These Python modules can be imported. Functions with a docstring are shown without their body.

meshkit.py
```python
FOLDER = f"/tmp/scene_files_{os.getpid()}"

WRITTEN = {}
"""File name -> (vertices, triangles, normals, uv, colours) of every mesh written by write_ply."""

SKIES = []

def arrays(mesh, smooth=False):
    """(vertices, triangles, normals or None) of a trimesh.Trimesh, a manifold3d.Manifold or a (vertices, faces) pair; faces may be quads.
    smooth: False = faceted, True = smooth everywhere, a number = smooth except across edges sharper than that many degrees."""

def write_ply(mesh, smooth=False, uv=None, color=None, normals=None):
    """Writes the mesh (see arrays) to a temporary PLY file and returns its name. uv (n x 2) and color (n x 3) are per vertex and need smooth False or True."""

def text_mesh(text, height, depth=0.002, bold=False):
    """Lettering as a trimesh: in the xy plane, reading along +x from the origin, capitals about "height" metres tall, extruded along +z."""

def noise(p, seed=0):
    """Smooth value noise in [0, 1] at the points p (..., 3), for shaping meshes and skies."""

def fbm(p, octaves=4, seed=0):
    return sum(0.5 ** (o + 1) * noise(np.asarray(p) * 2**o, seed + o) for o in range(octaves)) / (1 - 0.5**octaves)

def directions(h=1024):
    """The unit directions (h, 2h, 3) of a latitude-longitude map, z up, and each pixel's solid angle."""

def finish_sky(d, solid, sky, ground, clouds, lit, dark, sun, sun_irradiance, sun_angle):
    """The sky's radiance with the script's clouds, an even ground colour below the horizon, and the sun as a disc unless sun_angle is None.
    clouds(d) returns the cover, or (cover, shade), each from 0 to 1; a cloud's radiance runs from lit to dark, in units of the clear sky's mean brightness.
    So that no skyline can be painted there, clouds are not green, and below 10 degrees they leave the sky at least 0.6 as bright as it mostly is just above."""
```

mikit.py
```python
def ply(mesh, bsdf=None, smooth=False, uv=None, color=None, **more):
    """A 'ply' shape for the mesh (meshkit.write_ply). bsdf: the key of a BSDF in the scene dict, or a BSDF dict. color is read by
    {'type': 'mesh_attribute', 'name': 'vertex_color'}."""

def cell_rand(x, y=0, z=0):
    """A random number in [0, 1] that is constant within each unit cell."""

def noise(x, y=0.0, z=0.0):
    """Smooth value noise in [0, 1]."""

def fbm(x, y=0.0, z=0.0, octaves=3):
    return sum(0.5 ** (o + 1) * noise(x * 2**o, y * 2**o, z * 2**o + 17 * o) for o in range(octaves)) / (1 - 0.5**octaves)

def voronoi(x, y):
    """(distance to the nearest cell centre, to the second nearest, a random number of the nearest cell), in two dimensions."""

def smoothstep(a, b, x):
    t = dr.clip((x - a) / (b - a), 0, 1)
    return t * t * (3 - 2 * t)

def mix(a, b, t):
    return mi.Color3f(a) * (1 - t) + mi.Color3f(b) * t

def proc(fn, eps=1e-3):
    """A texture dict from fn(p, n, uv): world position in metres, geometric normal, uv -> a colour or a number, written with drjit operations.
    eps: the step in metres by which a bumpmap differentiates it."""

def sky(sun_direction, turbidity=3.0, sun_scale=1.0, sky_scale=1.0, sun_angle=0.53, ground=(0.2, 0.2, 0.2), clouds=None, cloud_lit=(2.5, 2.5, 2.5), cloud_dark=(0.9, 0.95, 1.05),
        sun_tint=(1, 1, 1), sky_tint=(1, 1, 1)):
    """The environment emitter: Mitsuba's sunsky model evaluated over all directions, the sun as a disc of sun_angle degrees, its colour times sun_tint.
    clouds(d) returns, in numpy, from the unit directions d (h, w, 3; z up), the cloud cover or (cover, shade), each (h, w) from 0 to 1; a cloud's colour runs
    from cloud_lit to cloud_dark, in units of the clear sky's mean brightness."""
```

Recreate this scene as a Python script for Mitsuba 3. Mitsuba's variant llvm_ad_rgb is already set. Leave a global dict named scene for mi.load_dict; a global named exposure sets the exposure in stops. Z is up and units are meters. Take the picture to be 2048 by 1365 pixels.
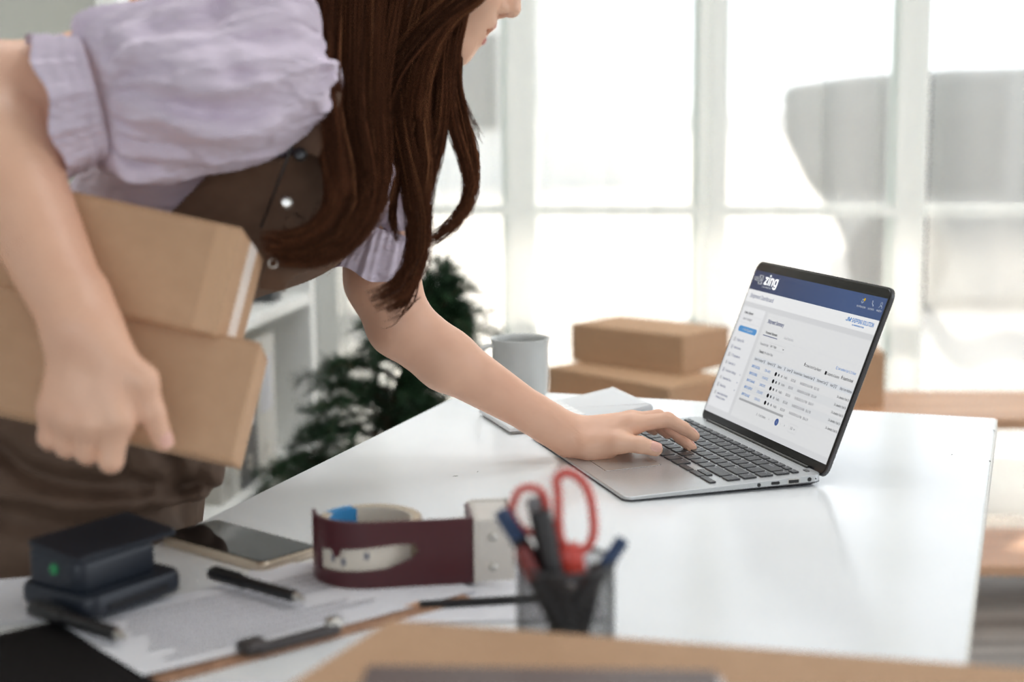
import math, numpy as np, trimesh, mitsuba as mi, drjit as dr, mikit, meshkit
import manifold3d as m3
from shapely.geometry import Polygon, Point
from mikit import noise as tnoise, fbm as tfbm, smoothstep, mix, cell_rand
T = mi.ScalarTransform4f
scene, labels = {}, {}

# ------------------------------------------------------------------ camera, sky, sun, exposure
FPX, PITCH, ROLL, CZ = 2965.36, 0.15217, -0.00717, 1.14258
FW = np.array([0, math.cos(PITCH), -math.sin(PITCH)])
_r = np.array([1.0, 0, 0]); _u = np.cross(_r, FW)
RT = _r * math.cos(ROLL) + _u * math.sin(ROLL)
UP = np.cross(RT, FW)
EYE = np.array([0, 0, CZ])
scene['camera'] = {'type': 'thinlens', 'fov_axis': 'x', 'fov': math.degrees(2 * math.atan(1024 / FPX)),
                   'aperture_radius': 0.0085, 'focus_distance': 1.66, 'near_clip': 0.05, 'far_clip': 200.0,
                   'to_world': T().look_at(origin=EYE.tolist(), target=(EYE + FW).tolist(), up=UP.tolist())}
exposure = 3.53
SUN = (0.55, 0.70, 1.0)
def _clouds(d):
    return np.full(d.shape[:2], 0.75), 0.15 + 0.3 * meshkit.fbm(d * 3.0, 3)
scene['sky'] = mikit.sky(SUN, turbidity=2.5, sun_scale=0.6, sky_scale=1.0, sun_angle=2.0, ground=(0.36, 0.36, 0.36), sun_tint=(.90, 1.0, 1.16), sky_tint=(1.12, 1.0, .88),
                         clouds=_clouds, cloud_lit=(2.25, 2.3, 2.38), cloud_dark=(1.66, 1.71, 1.78))

# ------------------------------------------------------------------ helpers
def lin(r, g, b):
    c = np.array([r, g, b], float) / 255
    return [float(x) for x in np.where(c < .04045, c / 12.92, ((c + .055) / 1.055) ** 2.4)]
def mat(key, color, rough=0.5, spec=0.5, metallic=0.0, bump=None, bscale=0.001, beps=1e-3, two=True, **more):
    c = color if isinstance(color, dict) else {'type': 'rgb', 'value': list(color)}
    d = {'type': 'principled', 'base_color': c, 'roughness': rough, 'specular': spec, 'metallic': metallic, **more}
    if bump is not None:
        d = {'type': 'bumpmap', 'tex': mikit.proc(bump, beps), 'scale': bscale, 'bsdf': d}
    scene[key] = {'type': 'twosided', 'bsdf': d} if two else d
    return key
def numbered(key):
    if key not in scene and key not in labels and not any(k.startswith(key + '__') for k in scene): return key
    n = 1
    while True:
        k = '%s_%03d' % (key, n)
        if k not in scene and k not in labels and not any(q.startswith(k + '__') for q in scene): return k
        n += 1
def tag(key, label=None, cat=None, group=None, kind=None):
    d = labels.setdefault(key, {})
    for a, b in (('label', label), ('category', cat), ('group', group), ('kind', kind)):
        if b: d[a] = b
    return key
def thing(name, label, cat, group=None):
    key = numbered(name); tag(key, label, cat, group); return key
_used = {}
def obj(name, mesh, bsdf, parent=None, smooth=False, label=None, kind=None, shape=None, **more):
    base = (parent + '__' if parent else '') + name
    n = _used.get(base, 0); key = base if n == 0 else '%s_%03d' % (base, n)
    while key in scene: n += 1; key = '%s_%03d' % (base, n)
    _used[base] = n + 1
    scene[key] = mikit.ply(mesh, bsdf, smooth=smooth, **more)
    if label or kind: tag(key, label, None, None, kind)
    return key
def ray(x, y): return FW + RT * (x - 1024) / FPX - UP * (y - 682.5) / FPX
def at(x, y, d): return EYE + ray(x, y) * d
def onz(x, y, z):
    r = ray(x, y); return EYE + r * ((z - CZ) / r[2])
def onplane(x, y, p0, n):
    r = ray(x, y); return EYE + r * (np.dot(np.asarray(p0) - EYE, n) / np.dot(r, n))
def unit(v): v = np.asarray(v, float); return v / np.linalg.norm(v)
def tri(v, f): return trimesh.Trimesh(np.asarray(v, float), np.asarray(f, int), process=False)
def cat(ms): return trimesh.util.concatenate([m for m in ms if m is not None and len(m.faces)])
def man(m):
    a = m.to_mesh(); return tri(a.vert_properties[:, :3], a.tri_verts)
def toman(m): return m3.Manifold(m3.Mesh(np.asarray(m.vertices, np.float32), np.asarray(m.faces, np.uint32)))
def frame(m, o, x, y, z):
    M = np.array([x, y, z], float); v = np.asarray(m.vertices) @ M + np.asarray(o, float)
    f = np.asarray(m.faces)
    if np.linalg.det(M) < 0: f = f[:, ::-1]
    return tri(v, f)
def rbox(a, b, r=0.002):
    """Box from corner a to corner b with chamfered edges."""
    a, b = np.minimum(a, b), np.maximum(a, b); r = min(r, 0.45 * float((b - a).min())); pts = []
    for sx in (0, 1):
        for sy in (0, 1):
            for sz in (0, 1):
                c = np.where([sx, sy, sz], b, a); s = np.where([sx, sy, sz], -1, 1) * r
                pts += [c + s * [0, 1, 1], c + s * [1, 0, 1], c + s * [1, 1, 0]]
    h = trimesh.convex.convex_hull(np.array(pts)); return tri(h.vertices, h.faces)
def box(a, b): return rbox(np.asarray(a, float), np.asarray(b, float), 0.0012)
def rpoly(w, h, r, n=6):
    """Rounded rectangle outline, centre 0."""
    pts = []
    for cx, cy, a0 in ((w/2-r, h/2-r, 0), (-w/2+r, h/2-r, 90), (-w/2+r, -h/2+r, 180), (w/2-r, -h/2+r, 270)):
        for k in range(n + 1):
            a = math.radians(a0 + 90 * k / n); pts.append((cx + r * math.cos(a), cy + r * math.sin(a)))
    return np.array(pts)
def loft(loops, cap=True):
    """Closed loops (k, n, 3), counter-clockwise seen from the last one, joined and capped."""
    loops = [np.asarray(l, float) for l in loops]; n = len(loops[0]); v = np.vstack(loops); f = []
    for k in range(len(loops) - 1):
        for i in range(n):
            a, b = k * n + i, k * n + (i + 1) % n
            f += [[a, b, b + n], [a, b + n, a + n]]
    if cap:
        v = np.vstack([v, loops[0].mean(0), loops[-1].mean(0)]); q = len(v)
        for i in range(n):
            f += [[q - 2, (i + 1) % n, i], [q - 1, (len(loops) - 1) * n + i, (len(loops) - 1) * n + (i + 1) % n]]
    return tri(v, f)
def lathe(prof, n=48):
    prof = np.asarray(prof, float); a = np.arange(n) * 2 * np.pi / n
    v = np.stack([np.outer(prof[:, 0], np.cos(a)), np.outer(prof[:, 0], np.sin(a)), np.repeat(prof[:, 1][:, None], n, 1)], -1).reshape(-1, 3); f = []
    for k in range(len(prof) - 1):
        for i in range(n):
            p, q = k * n + i, k * n + (i + 1) % n
            f += [[p, q, q + n], [p, q + n, p + n]]
    return tri(v, f)
def spline(pts, n):
    from scipy.interpolate import CubicSpline
    pts = np.asarray(pts, float); t = np.r_[0, np.cumsum(np.linalg.norm(np.diff(pts[:, :3], axis=0), axis=1) + 1e-9)]
    return CubicSpline(t / t[-1], pts)(np.linspace(0, 1, n))
def tube(path, rad, n=10, cap=True, closed=False):
    path = np.asarray(path, float); k = len(path); rad = np.broadcast_to(rad, k)
    t = np.gradient(path, axis=0) if not closed else np.roll(path, -1, 0) - np.roll(path, 1, 0)
    t /= np.linalg.norm(t, axis=1, keepdims=True) + 1e-12
    u = np.cross(t[0], [0, 0, 1] if abs(t[0][2]) < .9 else [1, 0, 0]); loops = []
    for i in range(k):
        u = u - t[i] * np.dot(u, t[i]); u /= np.linalg.norm(u); w = np.cross(t[i], u)
        a = np.arange(n) * 2 * np.pi / n
        loops.append(path[i] + rad[i] * (np.outer(np.cos(a), u) + np.outer(np.sin(a), w)))
    if closed: return loft(loops + [loops[0]], False)
    return loft(loops, cap)
def extrude(poly, z0, z1):
    m = trimesh.creation.extrude_polygon(poly if isinstance(poly, Polygon) else Polygon(poly), z1 - z0, engine='earcut')
    m.apply_translation([0, 0, z0]); return tri(m.vertices, m.faces)
Z3 = np.array([0, 0, 1.0])

# ------------------------------------------------------------------ materials
def grain(p, sx, sy, sz): return tfbm(p.x * sx, p.y * sy, p.z * sz, 4)
def wood_fn(p, n, uv):
    g = grain(p, 3.0, 40.0, 40.0); h = tnoise(p.x * 2, p.y * 9, p.z * 9)
    return mix(lin(206, 164, 132), lin(176, 130, 96), dr.clip(g * 1.4 - .35 + .3 * (h - .5), 0, 1))
mat('mat_wood', mikit.proc(wood_fn), 0.45)
def floor_fn(p, n, uv):
    g = grain(p, 2.0, 26.0, 1.0); c = cell_rand(dr.floor(p.y / 0.14) + 5, dr.floor(p.x / 1.2 + .37 * dr.floor(p.y / .14)))
    return mix(lin(140, 134, 128), lin(84, 79, 75), dr.clip(g * 1.3 - .3 + .35 * (c - .5), 0, 1))
mat('mat_floor', mikit.proc(floor_fn), 0.4)
def card_fn(p, n, uv):
    g = tfbm(p.x * 90, p.y * 90, p.z * 90, 3); s = tnoise(p.x * 7, p.y * 7, p.z * 7)
    return mix(lin(192, 157, 126), lin(174, 138, 108), dr.clip(.5 * g + .6 * s - .1, 0, 1))
mat('mat_card', mikit.proc(card_fn), 0.75, 0.25)
mat('mat_wall', lin(212, 214, 212), 0.8, 0.2)
mat('mat_ceiling', lin(235, 235, 232), 0.9, 0.2)
mat('mat_grey_panel', lin(152, 152, 144), 0.6, 0.3)
mat('mat_white', lin(236, 236, 232), 0.45)
mat('mat_frame', lin(226, 231, 228), 0.4)
mat('mat_seal', lin(128, 158, 150), 0.5)
mat('mat_table', mikit.proc(lambda p, n, uv: mix(lin(229, 231, 232), lin(219, 221, 221), dr.clip(tfbm(p.x * 6, p.y * 6, 0, 3) * 1.6 - .5, 0, 1))), 0.17, 0.45)
mat('mat_edge', lin(216, 214, 208), 0.4)
mat('mat_black', lin(22, 22, 24), 0.35)
mat('mat_black_soft', lin(17, 16, 17), 0.6)
mat('mat_navy', lin(27, 34, 44), 0.42)
mat('mat_metal', lin(205, 202, 196), 0.28, metallic=1.0)
mat('mat_darkmetal', lin(70, 70, 72), 0.3, metallic=1.0)
mat('mat_paper', mikit.proc(lambda p, n, uv: mix(lin(226, 226, 230), lin(214, 214, 219), tfbm(p.x * 30, p.y * 30, 0, 3))), 0.7, 0.2)
mat('mat_ink', lin(120, 120, 128), 0.7, 0.2)
scene['mat_pane'] = {'type': 'thindielectric', 'int_ior': 1.5}
mat('mat_ground', mikit.proc(lambda p, n, uv: mix(lin(214, 208, 198), lin(188, 182, 172), tfbm(p.x * 1.5, p.y * 1.5, 0, 4))), 0.9, 0.1)
# ------------------------------------------------------------------ the room (its walls are turned a little against the camera)
RA = -0.16
RE = np.array([math.cos(RA), math.sin(RA), 0]); RN = np.array([-math.sin(RA), math.cos(RA), 0])
def rm(mesh, RE=RE, RN=RN): return frame(mesh, [0, 0, 0], RE, RN, Z3)
def ruv(P): return float(np.dot(P, RE)), float(np.dot(P, RN))
V_WIN = 4.40
WU0, WU1, WZ0, WZ1 = -1.12, 3.0, 0.06, 2.5        # window opening in the far wall
UL, UR, VB, ZC = -1.95, 3.4, -2.6, 2.75
def struct(name, mesh, bsdf, parent=None, label=None, **k):
    key = obj(name, mesh, bsdf, parent, **k)
    if parent is None: tag(key, label, None, None, 'structure')
    return key
struct('floor', rm(box([UL - .2, VB - .2, -.08], [UR + .2, V_WIN + .2, 0])), 'mat_floor', label='grey-brown wooden floor under the table and bench')
struct('ceiling', rm(box([UL - .2, VB - .2, ZC], [UR + .2, V_WIN + .2, ZC + .1])), 'mat_ceiling', label='white ceiling above the room')
struct('wall_back', rm(cat([box([UL - .2, V_WIN - .06, 0], [WU0, V_WIN + .14, ZC]), box([WU1, V_WIN - .06, 0], [UR + .2, V_WIN + .14, ZC]),
       box([WU0, V_WIN - .06, WZ1], [WU1, V_WIN + .14, ZC]), box([WU0, V_WIN - .06, 0], [WU1, V_WIN + .14, WZ0])])), 'mat_wall', label='pale wall around the wide window behind the curtains')
struct('wall_left', rm(box([UL - .2, VB, 0], [UL, V_WIN - .06, ZC])), 'mat_wall', label='pale grey wall behind the woman')
RO = (.0, 3.9, .2, 2.62)
struct('wall_right', rm(cat([box([UR, VB, 0], [UR + .2, RO[0], ZC]), box([UR, RO[1], 0], [UR + .2, V_WIN - .06, ZC]), box([UR, RO[0], 0], [UR + .2, RO[1], RO[2]]), box([UR, RO[0], RO[3]], [UR + .2, RO[1], ZC])])), 'mat_wall', label='pale wall with a wide window opening to the right of the table')
# the wall behind the camera has a wide glazed front that lights the room
BO = (-1.85, 2.6, 0.45, 2.6)
struct('wall_front', rm(cat([box([UL - .2, VB - .2, 0], [BO[0], VB, ZC]), box([BO[1], VB - .2, 0], [UR + .2, VB, ZC]),
       box([BO[0], VB - .2, BO[3]], [BO[1], VB, ZC]), box([BO[0], VB - .2, 0], [BO[1], VB, BO[2]])])), 'mat_wall', label='pale wall with a wide opening opposite the window')
# ceiling lamps: four flat panels out of the frame light the table from above
mat('mat_lamp_frame', lin(225, 225, 225), .5)
LAMP = 0.29
for i, (u, v) in enumerate(((-.85, 1.9), (.45, 1.35), (-.75, 2.9), (.55, 2.75))):
    k = thing('ceiling_lamp', 'flat white ceiling lamp panel ' + ('above the woman', 'above the laptop end of the table', 'above the bookcase', 'above the bench')[i] + ', out of the frame', 'lamp', 'ceiling lamp panels')
    obj('frame', rm(cat([box([u - .62, v - .32, ZC - .03], [u + .62, v - .30, ZC]), box([u - .62, v + .30, ZC - .03], [u + .62, v + .32, ZC]), box([u - .62, v - .30, ZC - .03], [u - .60, v + .30, ZC]), box([u + .60, v - .30, ZC - .03], [u + .62, v + .30, ZC])])), 'mat_lamp_frame', k)
    q = obj('diffuser', rm(tri([[u - .6, v - .3, ZC - .02], [u - .6, v + .3, ZC - .02], [u + .6, v + .3, ZC - .02], [u + .6, v - .3, ZC - .02]], [[0, 1, 2], [0, 2, 3]])), 'mat_lamp_frame', k)
    scene[q]['emitter'] = {'type': 'area', 'radiance': {'type': 'rgb', 'value': [LAMP * c for c in (.97, 1.0, 1.03)]}}
# window: posts, rails, panes
PW = .085
pu = [ruv(onplane(px, 300, RN * V_WIN, RN))[0] for px in (1426, 1822)]
gap = pu[1] - pu[0]
posts = [pu[0] + gap * k for k in (-4, -3, -2, -1, 0, 1, 2, 3)]
posts = [u for u in posts if WU0 + .1 < u < WU1 - .1]
zr = float(onplane(1500, 421, RN * V_WIN, RN)[2])
tag('window_1', 'wide white window of tall panes behind the sheer curtains', None, None, 'structure')
for u in posts:
    obj('post', rm(cat([rbox(np.array([u - PW/2, V_WIN - .035, WZ0]), np.array([u + PW/2, V_WIN + .035, WZ1]), .004)])), 'mat_frame', 'window_1')
    obj('post_seal', rm(box([u - PW/2 - .018, V_WIN - .02, WZ0 + .05], [u - PW/2, V_WIN + .03, WZ1 - .05])), 'mat_seal', 'window_1')
for z0, z1 in ((zr - .017, zr + .017), (WZ0, WZ0 + .09), (WZ1 - .07, WZ1), (zr + .86, zr + .894)):
    obj('rail', rm(rbox(np.array([WU0, V_WIN - .024, z0]), np.array([WU1, V_WIN + .024, z1]), .004)), 'mat_frame', 'window_1')
edges = [WU0] + posts + [WU1]
for a, b in zip(edges[:-1], edges[1:]):
    for z0, z1 in ((WZ0 + .09, zr - .017), (zr + .017, zr + .86), (zr + .894, WZ1 - .07)):
        q = tri([[a, V_WIN + .004, z0], [b, V_WIN + .004, z0], [b, V_WIN + .004, z1], [a, V_WIN + .004, z1]], [[0, 1, 2], [0, 2, 3]])
        obj('pane', rm(q), 'mat_pane', 'window_1')
# sheer curtains: two hanging widths with soft vertical folds
scene['mat_sheer'] = {'type': 'mask', 'opacity': 0.44, 'bsdf': {'type': 'principledthin', 'base_color': {'type': 'rgb', 'value': [.93, .935, .92]}, 'roughness': .8, 'spec_trans': 0.0, 'diff_trans': 1.15, 'eta': 1.3}}
def curtain(u0, u1, seed, nf, amp):
    nu, nz = 420, 14
    s = np.linspace(0, 1, nu); z = np.linspace(0.035, 2.5, nz)
    S, Zz = np.meshgrid(s, z)
    rng = np.random.default_rng(seed); ph = np.zeros_like(S)
    w = S + .012 * (meshkit.noise(np.stack([S * 9, Zz * .6, S * 0], -1), seed) - .5)
    d = np.sin(2 * np.pi * nf * w + 1.3 * np.sin(2 * np.pi * 3 * w + seed)) * (.35 + .9 * meshkit.noise(np.stack([w * 14, Zz * .5, w * 0 + 3], -1), seed + 1))
    d += .35 * np.sin(2 * np.pi * nf * 2.3 * w + .8 * Zz + seed)
    v = V_WIN - .26 + amp * d * (.75 + .25 * (2.5 - Zz) / 2.5)
    u = u0 + (u1 - u0) * (S + .15 / nf * np.cos(2 * np.pi * nf * w))
    V = np.stack([u, v, Zz], -1).reshape(-1, 3)
    i = np.arange(nu * nz).reshape(nz, nu)
    q = np.stack([i[:-1, :-1], i[:-1, 1:], i[1:, 1:], i[1:, :-1]], -1).reshape(-1, 4)
    return rm(tri(V, np.vstack([q[:, [0, 1, 2]], q[:, [0, 2, 3]]])))
cm = ruv(onplane(1838, 300, RN * (V_WIN - .25), RN))[0]
k = obj('sheer_curtain', curtain(-1.2, cm + .0, 3, 11, .020), 'mat_sheer', smooth=True)
tag(k, 'white sheer curtain hanging behind the boxes and the mug, left of the wide window post', 'curtain')
k = obj('sheer_curtain', curtain(cm - .012, 3.05, 8, 9, .034), 'mat_sheer', smooth=True)
tag(k, 'white sheer curtain with loose folds at the right edge of the picture behind the bench', 'curtain')
k = obj('curtain_rod', rm(frame(tube([[-1.2, 0, 0], [2.9, 0, 0]], .011, 12), [0, V_WIN - .26, 2.52], [1, 0, 0], [0, 1, 0], Z3)), 'mat_white', smooth=40)
tag(k, 'white rod that carries the sheer curtains', 'curtain rod')

# ------------------------------------------------------------------ outside
k = obj('courtyard_ground', tri([[-40, 4.2, -.06], [60, 4.2, -.06], [60, 80, -.06], [-40, 80, -.06]], [[0, 1, 2], [0, 2, 3]]), 'mat_ground')
tag(k, 'sunlit pale paving outside the window', None, None, 'structure')
struct('canopy', rm(box([UL - .2, V_WIN + .14, 2.62], [UR + .2, V_WIN + 1.15, 2.75])), 'mat_wall', label='pale canopy over the outside of the window')
# vehicle, side on
mat('mat_car', lin(120, 122, 121), 0.35, 0.5); mat('mat_carglass', lin(52, 58, 57), 0.2, 0.5)
DV = 9.0
def vp(px, py):
    P = at(px, py, DV); return P[0], P[2]
car = thing('vehicle', 'grey vehicle with a dark window band parked outside, blurred behind the curtain', 'vehicle')
y0 = at(1800, 300, DV)[1]
prof = [vp(1575, 172), vp(1700, 152), vp(1900, 140), vp(2250, 136), vp(2560, 150), vp(2640, 400), vp(2660, 560), (5.05, .12), vp(1720, 600), vp(1700, 500), vp(1655, 415), vp(1612, 362), vp(1568, 275), vp(1562, 190)]
pm = Polygon(prof)
CA = -.185; CP = np.array([vp(1565, 250)[0], y0, 0]); CXD, CYD = np.array([math.cos(CA), math.sin(CA), 0]), np.array([-math.sin(CA), math.cos(CA), 0])
def turned(m): return frame(tri(np.asarray(m.vertices) - CP, m.faces), CP, CXD, CYD, Z3)
def side(poly, ya, yb):
    m = extrude(poly, 0, 1); v = np.asarray(m.vertices); return turned(tri(np.stack([v[:, 0], yb + (ya - yb) * v[:, 2], v[:, 1]], -1), m.faces))
obj('body', side(pm, y0, y0 + 1.7), 'mat_car', car)
wpoly = Polygon([vp(1572, 182), vp(1700, 166), vp(1990, 156), vp(1990, 385), vp(1628, 385), vp(1610, 355), vp(1572, 275)])
obj('window_glass', side(wpoly, y0 - .02, y0 + .01), 'mat_carglass', car)
wpoly = Polygon([vp(2030, 156), vp(2400, 160), vp(2440, 385), vp(2030, 385)])
obj('window_glass', side(wpoly, y0 - .02, y0 + .01), 'mat_carglass', car)
for wx in (2.35, 4.35):
    obj('wheel', turned(frame(lathe([[.001, 0], [.2, .0], [.3, .02], [.31, .1], [.3, .18], [.001, .18]], 28), [wx, y0 - .03, .25], [1, 0, 0], [0, 0, 1], [0, 1, 0])), 'mat_black_soft', car, smooth=40)
# a neighbouring house to the right, out of the frame, whose shadow falls on the vehicle and on the paving in front of it
k = thing('neighbour_house', 'pale neighbouring house right of the courtyard, out of the frame, shading the vehicle', 'building')
obj('wall', box([6.3, 5.8, -.06], [12, 17.2, 7.9]), 'mat_wall', k)
obj('roof', box([6.15, 5.6, 7.9], [12.2, 17.4, 8.2]), 'mat_carglass', k)
for i in range(4):
    obj('window', box([6.26, 6.8 + i * 2.4, 1.0], [6.32, 8.2 + i * 2.4, 2.4]), 'mat_carglass', k)
# a pale building far behind, so that the view out ends in something
k = thing('building', 'pale building across the courtyard, overexposed behind the curtains', 'building')
obj('wall', box([-14, 24, -.06], [2.2, 32, 7]), 'mat_wall', k)
for i in range(4):
    for j in range(2):
        obj('window', box([-12.5 + i * 3.6, 23.93, .9 + j * 3], [-11 + i * 3.6, 24.02, 2.4 + j * 3]), 'mat_carglass', k)

# ------------------------------------------------------------------ bench in front of the curtains
BA = -.05; BE = np.array([math.cos(BA), math.sin(BA), 0]); BN = np.array([-math.sin(BA), math.cos(BA), 0])
BV0, BV1 = float(onz(2000, 838, .45) @ BN), float(onz(1900, 788, .45) @ BN) + .04
def bm(m): return frame(m, [0, 0, 0], BE, BN, Z3)
bench = thing('wooden_bench', 'low light brown wooden bench shelf in front of the curtains behind the table', 'bench')
obj('seat_board', bm(rbox(np.array([-.1, BV0, .425]), np.array([2.7, BV1, .45]), .003)), 'mat_wood', bench)
obj('lower_board', bm(rbox(np.array([-.1, BV0 + .01, .075]), np.array([2.7, BV1 - .01, .1]), .003)), 'mat_wood', bench)
for u in (-.08, .60, 2.62):
    for v in (BV0 + .02, BV1 - .07):
        obj('leg', bm(rbox(np.array([u, v, 0]), np.array([u + .05, v + .05, .425]), .003)), 'mat_wood', bench)
def carton(name, label, c, xdir, size, tape=True, group=None, z0=0.0):
    """A closed cardboard box: c = centre of the bottom, xdir = direction of its long side."""
    x = unit([xdir[0], xdir[1], 0]); y = np.cross(Z3, x); L, W, H = size
    key = thing(name, label, 'box', group)
    F = lambda m: frame(m, c, x, y, Z3)
    obj('body', F(rbox(np.array([-L/2, -W/2, 0]), np.array([L/2, W/2, H - .002]), .002)), 'mat_card', key)
    obj('flap', F(rbox(np.array([-L/2, -W/2, H - .003]), np.array([L/2, -.0012, H]), .0012)), 'mat_card', key)
    obj('flap', F(rbox(np.array([-L/2, .0012, H - .003]), np.array([L/2, W/2, H]), .0012)), 'mat_card', key)
    return key
xb = unit(at(1365, 672, 3.30) - at(1135, 645, 3.52)); xb = unit([xb[0], xb[1], 0])
yb_ = np.cross(Z3, xb)
P0 = onz(1338, 777, .52)          # near upper corner of the lower box
xb = unit([.66, -.75, 0]); yb_ = np.cross(Z3, xb)
L1, W1, H1 = .41, .22, .07
cc = P0 - xb * (L1 / 2) + yb_ * (W1 / 2)
carton('cardboard_box', 'brown cardboard box on the bench behind the mug, lower one of the stack of two', [cc[0], cc[1], .45], xb, (L1, W1, H1))
P1 = onz(1366, 752, .52)
xb = unit([.75, -.66, 0]); yb_ = np.cross(Z3, xb)
L2, W2, H2 = .345, .20, .0955
cc2 = P1 - xb * (L2 / 2) + yb_ * (W2 / 2)
carton('cardboard_box', 'brown cardboard box on the bench behind the mug, upper one of the stack of two', [cc2[0], cc2[1], .5205], xb, (L2, W2, H2))
P2 = onplane(1754, 800, [0, 0, .452], Z3)
carton('cardboard_box', 'brown cardboard box on the bench, mostly hidden behind the laptop lid', [P2[0] - .095, P2[1] + .0, .45], BE, (.19, .16, .13))

# ------------------------------------------------------------------ bookcase along the left
BU = ruv(at(632, 700, 3.35)); bu, bv = BU[0], BU[1]
BV_LEN, BDEP = 1.75, .36
bc = thing('bookcase', 'tall white bookcase with open shelves behind the woman', 'bookcase')
def bpart(name, a, b, m='mat_white', r=.002): return obj(name, rm(rbox(np.array(a, float), np.array(b, float), r)), m, bc)
v_near = bv - BV_LEN; u_back = bu - BDEP
bpart('side_panel', [u_back, bv - .028, 0], [bu, bv, 1.2]); 
vsp = ruv(at(220, 20, 2.6))[1]
bpart('back_panel', [u_back - .008, v_near, 0], [u_back, bv, 2.1], 'mat_grey_panel')
for z in (.06, .40, .75, 1.17):
    bpart('shelf', [u_back, v_near, z - .024], [bu - .003, bv - .028, z])
bpart('plinth', [u_back + .02, v_near, 0], [bu - .03, bv - .028, .036])
bpart('side_panel', [u_back, v_near - .028, 0], [bu, v_near, 1.2])
bpart('divider', [u_back, bv - .9, 0], [bu - .01, bv - .876, 1.17])
UP0 = ruv(onplane(220, 10, RE * (u_back + .02), RE)); UPv = UP0[1]
bpart('upright', [u_back, UPv - .03, 1.17], [u_back + .05, UPv + .03, 2.1])
k = thing('wooden_board', 'orange-brown wooden board standing on the bookcase behind the shoulder of the woman', 'board')
UQ = ruv(onplane(262, 10, RE * (u_back + .04), RE))[1]
obj('board', rm(rbox(np.array([u_back + .0, UPv + .04, 1.17]), np.array([u_back + .04, UQ + .06, 1.62]), .003)), 'mat_wood_orange' if 'mat_wood_orange' in scene else mat('mat_wood_orange', lin(186, 122, 62), .5), k)
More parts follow.
